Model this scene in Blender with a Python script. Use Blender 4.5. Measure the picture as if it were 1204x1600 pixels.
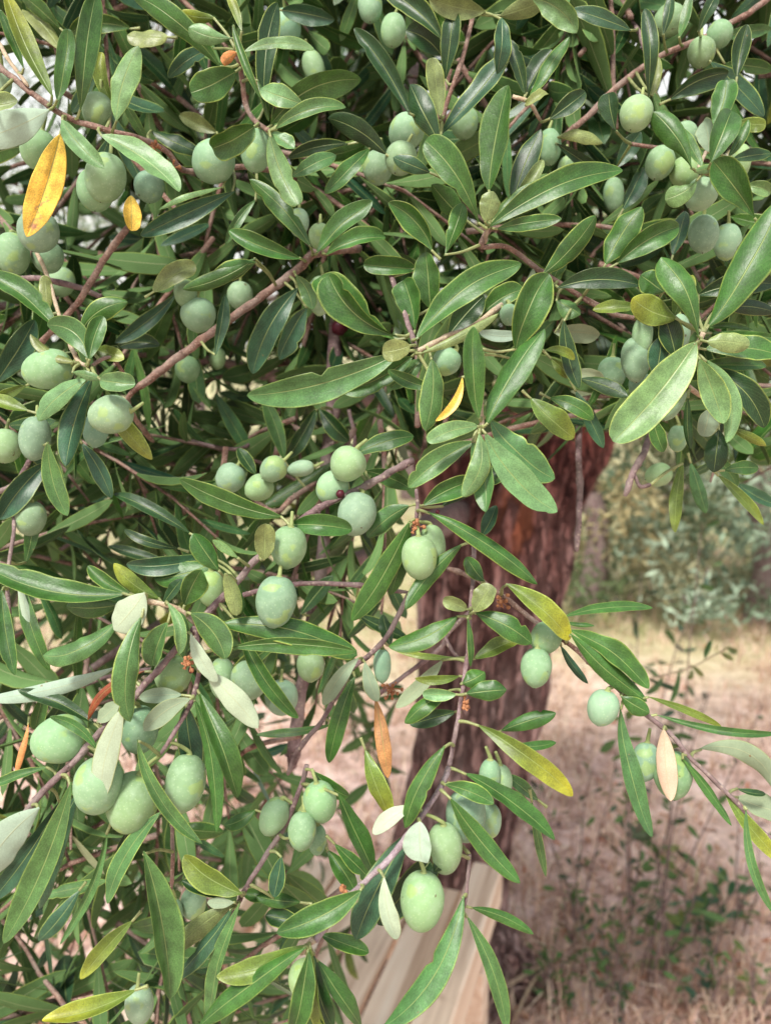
import bpy, math, random
import numpy as np
from mathutils import Vector, noise as mnoise
random.seed(7); rng = np.random.default_rng(7)
R = math.radians
for o in list(bpy.data.objects): bpy.data.objects.remove(o)
sc = bpy.context.scene
C = bpy.context.collection

# ------------------------------------------------------------------ camera
F = 1256.0; W0, H0 = 602.0, 800.0; CAMH = 1.5; PITCH = R(10)
cam_d = bpy.data.cameras.new('camera'); cam = bpy.data.objects.new('camera', cam_d); C.objects.link(cam)
cam.location = (0, 0, CAMH); cam.rotation_euler = (R(90) - PITCH, 0, 0)
cam_d.sensor_fit = 'VERTICAL'; cam_d.sensor_height = 36; cam_d.lens = 18 / (800 / F)
cam_d.clip_start = .02; cam_d.clip_end = 2000
cam_d.dof.use_dof = True; cam_d.dof.focus_distance = .405; cam_d.dof.aperture_fstop = 9
sc.camera = cam

# ------------------------------------------------------------------ sky and sun (thin overcast)
SUN_EL, SUN_AZ = R(52), R(205)          # azimuth measured from +Y clockwise: behind the camera, to its left
wd = bpy.data.worlds.new('World'); sc.world = wd; wd.use_nodes = True
nt = wd.node_tree; nt.nodes.clear()
sky = nt.nodes.new('ShaderNodeTexSky'); sky.sky_type = 'NISHITA'; sky.sun_disc = False
sky.sun_elevation = SUN_EL; sky.sun_rotation = SUN_AZ; sky.air_density = 1.0; sky.dust_density = 3.0; sky.ozone_density = 1.0
bg = nt.nodes.new('ShaderNodeBackground'); bg.inputs[1].default_value = .066
# thin white cloud over the blue, thickest towards the horizon
tcw = nt.nodes.new('ShaderNodeTexCoord'); spw = nt.nodes.new('ShaderNodeSeparateXYZ'); nt.links.new(tcw.outputs['Generated'], spw.inputs[0])
cn = nt.nodes.new('ShaderNodeTexNoise'); cn.inputs['Scale'].default_value = 2.5; cn.inputs['Detail'].default_value = 5; nt.links.new(tcw.outputs['Generated'], cn.inputs['Vector'])
mz = nt.nodes.new('ShaderNodeMapRange'); nt.links.new(spw.outputs[2], mz.inputs[0]); mz.inputs[1].default_value = .1; mz.inputs[2].default_value = .95; mz.inputs[3].default_value = 1.; mz.inputs[4].default_value = .45
mc = nt.nodes.new('ShaderNodeMapRange'); nt.links.new(cn.outputs[0], mc.inputs[0]); mc.inputs[1].default_value = .3; mc.inputs[2].default_value = .6; mc.inputs[3].default_value = .75; mc.inputs[4].default_value = 1.
mm = nt.nodes.new('ShaderNodeMath'); mm.operation = 'MULTIPLY'; nt.links.new(mz.outputs[0], mm.inputs[0]); nt.links.new(mc.outputs[0], mm.inputs[1])
mxw = nt.nodes.new('ShaderNodeMix'); mxw.data_type = 'RGBA'; nt.links.new(mm.outputs[0], mxw.inputs[0]); mxw.inputs[7].default_value = (5.8, 5.7, 5.4, 1)
wo = nt.nodes.new('ShaderNodeOutputWorld')
nt.links.new(sky.outputs[0], mxw.inputs[6]); nt.links.new(mxw.outputs[2], bg.inputs[0]); nt.links.new(bg.outputs[0], wo.inputs[0])
sd = bpy.data.lights.new('sun', 'SUN'); sun = bpy.data.objects.new('sun', sd); C.objects.link(sun)
sd.energy = 1.5; sd.angle = R(11); sd.color = (1, .96, .90)
v = Vector((math.sin(SUN_AZ) * math.cos(SUN_EL), math.cos(SUN_AZ) * math.cos(SUN_EL), math.sin(SUN_EL)))
sun.rotation_euler = v.to_track_quat('Z', 'Y').to_euler()
sc.view_settings.view_transform = 'Standard'; sc.view_settings.look = 'None'
sc.view_settings.exposure = 1.84; sc.view_settings.gamma = 1
sc.render.engine = 'CYCLES'; sc.cycles.max_bounces = 8

# ------------------------------------------------------------------ helpers
RX = np.array([1., 0, 0]); UP = np.array([0, math.sin(PITCH), math.cos(PITCH)]); FW = np.array([0, math.cos(PITCH), -math.sin(PITCH)])
CP = np.array([0, 0, CAMH])
def at(px, py, z):
    return CP + RX * ((px - W0) / F * z) + UP * ((H0 - py) / F * z) + FW * z
def proj(p):
    d = np.asarray(p) - CP; z = d @ FW
    return W0 + (d @ RX) / z * F, H0 - (d @ UP) / z * F, z
def on_plane(px, py, h):
    d = RX * ((px - W0) / F) + UP * ((H0 - py) / F) + FW
    return CP + d * ((h - CAMH) / d[2])
def nrm(v):
    v = np.asarray(v, float); return v / (np.linalg.norm(v) + 1e-12)

class Acc:
    def __init__(s): s.v = []; s.f = []; s.uv = []; s.col = []; s.mi = []; s.n = 0
    def add(s, v, f, uv=None, col=None, mi=0):
        v = np.asarray(v, float); n = len(v)
        s.v.append(v); s.uv.append(np.zeros((n, 2)) if uv is None else np.asarray(uv, float))
        c = np.ones((n, 3)) * .5 if col is None else np.asarray(col, float)
        if c.ndim == 1: c = np.tile(c, (n, 1))
        s.col.append(c)
        off = s.n
        s.f.extend([tuple(i + off for i in q) for q in f])
        s.mi.extend([mi] * len(f) if isinstance(mi, int) else mi)
        s.n += n
    def build(s, name, mats, parent=None, origin=None, smooth=True):
        V = np.concatenate(s.v)
        if origin is None: origin = V.mean(0)
        origin = np.asarray(origin, float)
        me = bpy.data.meshes.new(name); me.from_pydata((V - origin).tolist(), [], s.f)
        if not isinstance(mats, (list, tuple)): mats = [mats]
        for m in mats: me.materials.append(m)
        me.polygons.foreach_set('material_index', s.mi)
        if smooth: me.polygons.foreach_set('use_smooth', [True] * len(s.f))
        UVp = np.concatenate(s.uv); COL = np.concatenate(s.col)
        li = np.zeros(len(me.loops), dtype=np.int32); me.loops.foreach_get('vertex_index', li)
        ul = me.uv_layers.new(name='uv'); ul.data.foreach_set('uv', UVp[li].ravel())
        ca = me.color_attributes.new('col', 'FLOAT_COLOR', 'POINT')
        ca.data.foreach_set('color', np.c_[COL, np.ones(len(COL))].ravel())
        me.update()
        o = bpy.data.objects.new(name, me); C.objects.link(o)
        if parent is not None:
            o.parent = parent; o.location = Vector(origin.tolist()) - wloc(parent)
        else: o.location = origin.tolist()
        return o
def wloc(o):
    p = Vector((0, 0, 0))
    while o is not None: p = p + o.location; o = o.parent
    return p
def empty(name, loc):
    o = bpy.data.objects.new(name, None); C.objects.link(o); o.location = tuple(float(a) for a in loc); o.empty_display_size = .1
    return o
def tag(o, label=None, cat=None, group=None, kind=None):
    for k, x in (('label', label), ('category', cat), ('group', group), ('kind', kind)):
        if x: o[k] = x
    return o

def smooth_poly(P, n=5):
    P = np.asarray(P, float)
    if len(P) < 3: 
        t = np.linspace(0, 1, n + 1)[:, None]; return P[0] * (1 - t) + P[-1] * t
    Q = np.vstack([2 * P[0] - P[1], P, 2 * P[-1] - P[-2]]); out = []
    for i in range(1, len(Q) - 2):
        a, b, c, d = Q[i - 1], Q[i], Q[i + 1], Q[i + 2]
        for k in range(n):
            t = k / n
            out.append(.5 * (2 * b + (c - a) * t + (2 * a - 5 * b + 4 * c - d) * t * t + (3 * b - a - 3 * c + d) * t ** 3))
    out.append(P[-1]); return np.array(out)

def tube(acc, P, rad, seg=8, col=(.5, .5, .5), rough=0., fr=300, mi=0, cap=True):
    """tube through points P (n,3) with radii rad (n)"""
    P = np.asarray(P, float); n = len(P); rad = np.asarray(rad, float) * np.ones(n)
    T = np.gradient(P, axis=0); T /= (np.linalg.norm(T, axis=1)[:, None] + 1e-12)
    ref = np.array([0, 0, 1.]) if abs(T[0][2]) < .9 else np.array([1., 0, 0])
    A = nrm(np.cross(T[0], ref)); vs = []; uv = []; L = 0
    for i in range(n):
        A = nrm(A - T[i] * (A @ T[i])); B = np.cross(T[i], A)
        if i: L += np.linalg.norm(P[i] - P[i - 1])
        for k in range(seg):
            th = 2 * math.pi * k / seg
            d = A * math.cos(th) + B * math.sin(th)
            r = rad[i]
            if rough: r *= 1 + rough * mnoise.noise(Vector(((P[i] + d * r) * fr).tolist()))
            vs.append(P[i] + d * r); uv.append((k / seg, L))
    f = [(i * seg + k, i * seg + (k + 1) % seg, (i + 1) * seg + (k + 1) % seg, (i + 1) * seg + k) for i in range(n - 1) for k in range(seg)]
    if cap: f += [tuple(range(seg))[::-1], tuple((n - 1) * seg + k for k in range(seg))]
    acc.add(vs, f, uv, col, mi)

# ------------------------------------------------------------------ materials
def mat(name):
    m = bpy.data.materials.new(name); m.use_nodes = True; t = m.node_tree
    return m, t, t.nodes['Principled BSDF'], t.nodes['Material Output']
def N(t, kind, **kw):
    n = t.nodes.new(kind)
    for k, x in kw.items():
        if k.startswith('i_'): n.inputs[k[2:].replace('_', ' ')].default_value = x
        elif k.startswith('n_'): n.inputs[int(k[2:])].default_value = x
        else: setattr(n, k, x)
    return n
def noise_n(t, co, scale, detail=3, rough=.55):
    n = N(t, 'ShaderNodeTexNoise'); n.inputs['Scale'].default_value = scale; n.inputs['Detail'].default_value = detail; n.inputs['Roughness'].default_value = rough
    if co is not None: t.links.new(co, n.inputs['Vector'])
    return n
def ramp(t, fac, pts):
    r = N(t, 'ShaderNodeValToRGB'); e = r.color_ramp.elements
    while len(e) < len(pts): e.new(.5)
    for q, (p, c) in zip(e, pts): q.position = p; q.color = (*c, 1) if len(c) == 3 else c
    t.links.new(fac, r.inputs[0]); return r
def mix(t, fac, a, b, mode='MIX'):
    m = N(t, 'ShaderNodeMix', data_type='RGBA', blend_type=mode)
    for s, x in ((m.inputs[0], fac), (m.inputs[6], a), (m.inputs[7], b)):
        if hasattr(x, 'is_linked'): t.links.new(x, s)
        elif isinstance(x, (int, float)): s.default_value = x
        else: s.default_value = (*x, 1)
    return m.outputs[2]
def maprange(t, x, a, b, c=0, d=1):
    m = N(t, 'ShaderNodeMapRange'); m.inputs[1].default_value = a; m.inputs[2].default_value = b; m.inputs[3].default_value = c; m.inputs[4].default_value = d
    t.links.new(x, m.inputs[0]); return m.outputs[0]
def math_n(t, op, a, b=0.):
    m = N(t, 'ShaderNodeMath', operation=op)
    for s, x in ((m.inputs[0], a), (m.inputs[1], b)):
        if hasattr(x, 'is_linked'): t.links.new(x, s)
        else: s.default_value = x
    return m.outputs[0]
def bump(t, h, strength, dist, bsdf):
    b = N(t, 'ShaderNodeBump'); b.inputs['Strength'].default_value = strength; b.inputs['Distance'].default_value = dist
    t.links.new(h, b.inputs['Height']); t.links.new(b.outputs[0], bsdf.inputs['Normal'])

def leaf_mat(name, under=False):
    m, t, b, out = mat(name)
    at_ = N(t, 'ShaderNodeAttribute', attribute_name='col'); uv = N(t, 'ShaderNodeUVMap', uv_map='uv')
    geo = N(t, 'ShaderNodeNewGeometry'); pos = geo.outputs['Position']
    sp = N(t, 'ShaderNodeSeparateXYZ'); t.links.new(uv.outputs[0], sp.inputs[0])
    u = math_n(t, 'ABSOLUTE', math_n(t, 'SUBTRACT', sp.outputs[0], .5))     # 0 at midrib, .5 at margin
    vv = sp.outputs[1]
    n1 = noise_n(t, pos, 1500, 3, .7); n2 = noise_n(t, pos, 130, 3, .5); n3 = noise_n(t, pos, 420, 3, .65)
    stip = maprange(t, n1.outputs[0], .3, .7, *((.9, 1.1) if under else (.68, 1.38)))
    big = maprange(t, n2.outputs[0], .3, .7, *((.92, 1.08) if under else (.72, 1.3)))
    c = mix(t, 1., at_.outputs[0], stip, 'MULTIPLY'); c = mix(t, 1., c, big, 'MULTIPLY')
    # dusty lighter bloom in patches, side veins, midrib
    dust = maprange(t, n3.outputs[0], .56, .78, 0, .0 if under else .16)
    c = mix(t, dust, c, (.20, .34, .14))
    vein = N(t, 'ShaderNodeTexWave', wave_type='BANDS', bands_direction='DIAGONAL'); vein.inputs['Scale'].default_value = 5.; vein.inputs['Distortion'].default_value = 2.5; vein.inputs['Detail'].default_value = 2
    cmb = N(t, 'ShaderNodeCombineXYZ'); t.links.new(math_n(t, 'MULTIPLY', u, 1.2), cmb.inputs[0]); t.links.new(math_n(t, 'MULTIPLY', vv, -1.6), cmb.inputs[1])
    t.links.new(cmb.outputs[0], vein.inputs['Vector'])
    vfac = maprange(t, vein.outputs[0], .8, 1., 0, .08)
    c = mix(t, vfac, c, (.25, .33, .15))
    midw = maprange(t, vv, 0, 1, .045, .016)
    mfac = N(t, 'ShaderNodeMapRange'); mfac.interpolation_type = 'SMOOTHSTEP'
    t.links.new(u, mfac.inputs[0]); mfac.inputs[1].default_value = 0; t.links.new(midw, mfac.inputs[2]); mfac.inputs[3].default_value = .85 if not under else .5; mfac.inputs[4].default_value = 0
    c = mix(t, mfac.outputs[0], c, (.30, .38, .13) if not under else (.45, .46, .26))
    # rare brown spots of wear
    sp2 = noise_n(t, pos, 210, 2, .5); sf = maprange(t, sp2.outputs[0], .76, .80, 0, .75)
    c = mix(t, sf, c, (.22, .12, .05))
    t.links.new(c, b.inputs['Base Color'])
    b.inputs['Roughness'].default_value = .38 if not under else .75
    b.inputs['Specular IOR Level'].default_value = .48 if not under else .15
    h = math_n(t, 'ADD', math_n(t, 'MULTIPLY', n1.outputs[0], .35), math_n(t, 'MULTIPLY', mfac.outputs[0], -1.2 if not under else 1.))
    h = math_n(t, 'ADD', h, math_n(t, 'MULTIPLY', n3.outputs[0], .8))
    bump(t, h, .45, .0005, b)
    tr = N(t, 'ShaderNodeBsdfTranslucent'); tc = mix(t, 1., c, (1.0, 1.25, .45) if not under else (.9, 1.1, .7), 'MULTIPLY'); t.links.new(tc, tr.inputs[0])
    ms = N(t, 'ShaderNodeMixShader'); ms.inputs[0].default_value = .22
    t.links.new(b.outputs[0], ms.inputs[1]); t.links.new(tr.outputs[0], ms.inputs[2]); t.links.new(ms.outputs[0], out.inputs[0])
    return m
M_TOP = leaf_mat('olive_leaf_upper'); M_UND = leaf_mat('olive_leaf_underside', True); LM = [M_TOP, M_UND]

def bark_mat(name, c1, c2, c3, scale, bd):
    m, t, b, out = mat(name); geo = N(t, 'ShaderNodeNewGeometry'); pos = geo.outputs['Position']
    n1 = noise_n(t, pos, scale, 5, .65); n2 = noise_n(t, pos, scale * 6, 4, .7)
    r = ramp(t, n1.outputs[0], [(.3, c1), (.5, c2), (.72, c3)])
    c = mix(t, 1., r.outputs[0], maprange(t, n2.outputs[0], .3, .7, .7, 1.3), 'MULTIPLY')
    g3 = noise_n(t, pos, scale * .35, 4, .6); c = mix(t, maprange(t, g3.outputs[0], .42, .66, 0, .6), c, (.27, .23, .20))
    vo = N(t, 'ShaderNodeTexVoronoi'); vo.inputs['Scale'].default_value = scale * 3.2; t.links.new(pos, vo.inputs['Vector'])
    c = mix(t, maprange(t, vo.outputs['Distance'], .15, .3, .55, 0), c, (.46, .38, .30))
    t.links.new(c, b.inputs['Base Color']); b.inputs['Roughness'].default_value = .85; b.inputs['Specular IOR Level'].default_value = .2
    bump(t, math_n(t, 'ADD', n1.outputs[0], math_n(t, 'MULTIPLY', n2.outputs[0], .7)), .9, bd, b)
    return m
M_TW = {'r': bark_mat('reddish_twig_bark', (.10, .055, .04), (.23, .13, .10), (.38, .27, .21), 170, .0012),
        'p': bark_mat('lavender_twig_bark', (.16, .11, .12), (.30, .23, .26), (.45, .38, .40), 170, .0012),
        'w': bark_mat('pale_shoot_bark', (.30, .20, .12), (.46, .36, .24), (.60, .50, .36), 170, .0008),
        'v': bark_mat('purple_branch_bark', (.08, .05, .05), (.19, .125, .125), (.32, .24, .24), 90, .002)}

def trunk_mat():
    m, t, b, out = mat('trunk_bark'); geo = N(t, 'ShaderNodeNewGeometry'); pos = geo.outputs['Position']
    mp = N(t, 'ShaderNodeMapping'); mp.inputs['Scale'].default_value = (1, 1, .18); t.links.new(pos, mp.inputs[0])
    n1 = noise_n(t, mp.outputs[0], 26, 6, .7); n2 = noise_n(t, mp.outputs[0], 90, 5, .7); n3 = noise_n(t, pos, 3.2, 3, .5)
    r = ramp(t, n1.outputs[0], [(.30, (.05, .028, .030)), (.42, (.22, .12, .11)), (.52, (.42, .27, .25)), (.70, (.62, .48, .46))])
    sp = N(t, 'ShaderNodeSeparateXYZ'); t.links.new(pos, sp.inputs[0])
    hi = maprange(t, math_n(t, 'ADD', sp.outputs[2], math_n(t, 'MULTIPLY', n3.outputs[0], .5)), 1.05, 1.6)
    c = mix(t, hi, r.outputs[0], mix(t, 1., r.outputs[0], (.50, .22, .19), 'MULTIPLY'))
    vc = N(t, 'ShaderNodeTexVoronoi', feature='DISTANCE_TO_EDGE'); vc.inputs['Scale'].default_value = 38
    mpv = N(t, 'ShaderNodeMapping'); mpv.inputs['Scale'].default_value = (1, 1, .22); vw = mix(t, .12, pos, n1.outputs[1]); t.links.new(vw, mpv.inputs[0]); t.links.new(mpv.outputs[0], vc.inputs['Vector'])
    crack = maprange(t, vc.outputs['Distance'], .0, .16, 0, 1); c = mix(t, 1., c, maprange(t, crack, 0, 1, .75, 1.08), 'MULTIPLY')
    c = mix(t, 1., c, maprange(t, n2.outputs[0], .3, .7, .55, 1.4), 'MULTIPLY')
    # bark peeled off: orange-red wood patch
    g = N(t, 'ShaderNodeVectorMath', operation='DISTANCE'); pc = on_patch
    mp2 = N(t, 'ShaderNodeMapping'); mp2.inputs['Scale'].default_value = (1, 1, .45); t.links.new(pos, mp2.inputs[0])
    t.links.new(mp2.outputs[0], g.inputs[0]); g.inputs[1].default_value = (pc[0], pc[1], pc[2] * .45)
    pf = maprange(t, math_n(t, 'ADD', g.outputs['Value'], math_n(t, 'MULTIPLY', n1.outputs[0], .14)), .095, .12, 1, 0)
    pcol = ramp(t, n2.outputs[0], [(.3, (.30, .09, .05)), (.6, (.55, .22, .13)), (.8, (.62, .34, .22))])
    c = mix(t, pf, c, pcol.outputs[0])
    t.links.new(c, b.inputs['Base Color']); b.inputs['Roughness'].default_value = .9; b.inputs['Specular IOR Level'].default_value = .2
    bump(t, math_n(t, 'ADD', math_n(t, 'ADD', n1.outputs[0], crack), math_n(t, 'MULTIPLY', n2.outputs[0], .4)), 1., .02, b)
    return m
on_patch = at(800, 800, 1.76)
M_TRUNK = trunk_mat()

def olive_mat():
    m, t, b, out = mat('green_olive_skin'); tc = N(t, 'ShaderNodeTexCoord'); oi = N(t, 'ShaderNodeObjectInfo')
    ad = N(t, 'ShaderNodeVectorMath', operation='ADD'); t.links.new(tc.outputs['Object'], ad.inputs[0])
    sc_ = N(t, 'ShaderNodeVectorMath', operation='SCALE'); t.links.new(oi.outputs['Location'], sc_.inputs[0]); sc_.inputs['Scale'].default_value = 3.
    t.links.new(sc_.outputs[0], ad.inputs[1]); p = ad.outputs[0]
    at_ = N(t, 'ShaderNodeAttribute', attribute_name='col')
    n1 = noise_n(t, p, 60, 3, .5); n2 = noise_n(t, p, 850, 2, .5); n3 = noise_n(t, p, 95, 2, .45); n4 = noise_n(t, p, 260, 4, .6)
    c = mix(t, 1., at_.outputs[0], maprange(t, n1.outputs[0], .3, .7, .85, 1.15), 'MULTIPLY')
    vo = N(t, 'ShaderNodeTexVoronoi'); vo.inputs['Scale'].default_value = 620; t.links.new(p, vo.inputs['Vector'])
    c = mix(t, maprange(t, vo.outputs['Distance'], .12, .28, .26, 0), c, (.50, .62, .36))          # lenticels
    c = mix(t, maprange(t, n4.outputs[0], .45, .75, 0, .35), c, (.37, .49, .35))          # waxy bloom
    yf = maprange(t, math_n(t, 'ADD', n3.outputs[0], math_n(t, 'MULTIPLY', n4.outputs[0], .12)), .675, .72, 0, .42); c = mix(t, yf, c, (.30, .42, .08)) # bloom rubbed off
    bf = noise_n(t, p, 150, 2, .5); c = mix(t, maprange(t, bf.outputs[0], .735, .75, 0, .8), c, (.10, .06, .03))
    t.links.new(c, b.inputs['Base Color'])
    t.links.new(maprange(t, yf, 0, .6, .6, .42), b.inputs['Roughness']); b.inputs['Specular IOR Level'].default_value = .28
    b.inputs['Subsurface Weight'].default_value = .12; b.inputs['Subsurface Radius'].default_value = (.004, .005, .002); b.inputs['Subsurface Scale'].default_value = 1.
    bump(t, math_n(t, 'ADD', n2.outputs[0], n4.outputs[0]), .18, .0005, b)
    return m
M_OL = olive_mat()
def plain(name, c, rough=.7, var=.25, scale=200):
    m, t, b, out = mat(name); geo = N(t, 'ShaderNodeNewGeometry'); n1 = noise_n(t, geo.outputs['Position'], scale, 3, .6)
    cc = mix(t, 1., c, maprange(t, n1.outputs[0], .3, .7, 1 - var, 1 + var), 'MULTIPLY'); t.links.new(cc, b.inputs['Base Color']); b.inputs['Roughness'].default_value = rough
    b.inputs['Specular IOR Level'].default_value = .25
    return m
M_STALK = plain('olive_stalk', (.24, .29, .11)); M_SCAR = plain('olive_tip_scar', (.06, .04, .03))
M_BERRY = plain('dark_shrivelled_bud', (.06, .008, .015), .45)

def col_mat(name, rough=.8, trans=0., var=.3, scale=60):
    m, t, b, out = mat(name); a = N(t, 'ShaderNodeAttribute', attribute_name='col'); geo = N(t, 'ShaderNodeNewGeometry')
    n1 = noise_n(t, geo.outputs['Position'], scale, 3, .6)
    c = mix(t, 1., a.outputs[0], maprange(t, n1.outputs[0], .3, .7, 1 - var, 1 + var), 'MULTIPLY')
    t.links.new(c, b.inputs['Base Color']); b.inputs['Roughness'].default_value = rough; b.inputs['Specular IOR Level'].default_value = .25
    if trans:
        tr = N(t, 'ShaderNodeBsdfTranslucent'); t.links.new(c, tr.inputs[0]); ms = N(t, 'ShaderNodeMixShader'); ms.inputs[0].default_value = trans
        t.links.new(b.outputs[0], ms.inputs[1]); t.links.new(tr.outputs[0], ms.inputs[2]); t.links.new(ms.outputs[0], out.inputs[0])
    return m
M_FARLEAF = col_mat('far_foliage', .6, .25); M_WEED = col_mat('weed_leaves', .6, .25); M_STRAW = col_mat('dry_straw', .8, .2); M_LITTER = col_mat('leaf_litter', .85)

def ground_mat():
    m, t, b, out = mat('dry_soil'); geo = N(t, 'ShaderNodeNewGeometry'); pos = geo.outputs['Position']
    n1 = noise_n(t, pos, 1.3, 5, .6); n2 = noise_n(t, pos, 11, 6, .7); n3 = noise_n(t, pos, 60, 5, .7); n4 = noise_n(t, pos, .5, 4, .6)
    r = ramp(t, n2.outputs[0], [(.28, (.12, .06, .05)), (.43, (.40, .25, .20)), (.53, (.70, .51, .45)), (.70, (.84, .69, .62))])
    c = mix(t, maprange(t, n1.outputs[0], .45, .7, 0, .7), r.outputs[0], (.78, .60, .50))
    sp = N(t, 'ShaderNodeSeparateXYZ'); t.links.new(pos, sp.inputs[0])
    far = maprange(t, math_n(t, 'ADD', sp.outputs[1], math_n(t, 'MULTIPLY', n4.outputs[0], 1.6)), 3.7, 4.5)
    c = mix(t, math_n(t, 'MULTIPLY', far, .5), c, (.72, .60, .42))
    farg = maprange(t, math_n(t, 'ADD', sp.outputs[1], math_n(t, 'MULTIPLY', n4.outputs[0], 2.)), 4.5, 5.3)
    c = mix(t, math_n(t, 'MULTIPLY', farg, .6), c, (.33, .36, .14))
    red = maprange(t, noise_n(t, pos, 1.9, 3, .5).outputs[0], .60, .70, 0, .6); c = mix(t, red, c, (.30, .13, .09))
    c = mix(t, 1., c, maprange(t, n3.outputs[0], .3, .7, .7, 1.25), 'MULTIPLY')
    t.links.new(c, b.inputs['Base Color']); b.inputs['Roughness'].default_value = .95; b.inputs['Specular IOR Level'].default_value = .1
    bump(t, math_n(t, 'ADD', n2.outputs[0], math_n(t, 'MULTIPLY', n3.outputs[0], .4)), .8, .03, b)
    return m
def wood_mat():
    m, t, b, out = mat('pale_planed_wood'); tc = N(t, 'ShaderNodeTexCoord'); oi = N(t, 'ShaderNodeObjectInfo')
    mp = N(t, 'ShaderNodeMapping'); mp.inputs['Scale'].default_value = (30, 1.2, 30); t.links.new(tc.outputs['Object'], mp.inputs[0])
    ad = N(t, 'ShaderNodeVectorMath', operation='ADD'); t.links.new(mp.outputs[0], ad.inputs[0]); t.links.new(oi.outputs['Random'], ad.inputs[1])
    n1 = noise_n(t, ad.outputs[0], 1.5, 5, .6); n2 = noise_n(t, tc.outputs['Object'], 9, 3, .5)
    r = ramp(t, n1.outputs[0], [(.3, (.48, .33, .23)), (.48, (.74, .58, .44)), (.7, (.82, .70, .57))])
    c = mix(t, maprange(t, n2.outputs[0], .66, .74, 0, .7), r.outputs[0], (.30, .16, .09))
    t.links.new(c, b.inputs['Base Color']); b.inputs['Roughness'].default_value = .6
    bump(t, n1.outputs[0], .25, .002, b)
    return m
M_GROUND = ground_mat(); M_WOOD = wood_mat()

# ------------------------------------------------------------------ ground: one sheet to the horizon, finer near
def gh(x, y):
    a = .05 * mnoise.noise(Vector((x * .5, y * .5, 0))) + .018 * mnoise.noise(Vector((x * 3, y * 3, 2)))
    far = max(0, y - 14); return a + far * far * .0008 * (1 if far < 60 else 0) + (2.88 + (far - 60) * .03 if far >= 60 else 0)
g = Acc()
xs = np.concatenate([-np.geomspace(300, 4.2, 24), np.linspace(-4, 4, 81), np.geomspace(4.2, 300, 24)])
ys = np.concatenate([-np.geomspace(120, 2.2, 14), np.linspace(-2, 8, 101), np.geomspace(8.3, 600, 40)])
gv = [(x, y, gh(x, y)) for y in ys for x in xs]; nx = len(xs)
g.add(gv, [(j * nx + i, j * nx + i + 1, (j + 1) * nx + i + 1, (j + 1) * nx + i) for j in range(len(ys) - 1) for i in range(nx - 1)])
tag(g.build('ground', M_GROUND, origin=(0, 0, 0)), kind='structure')

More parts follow.
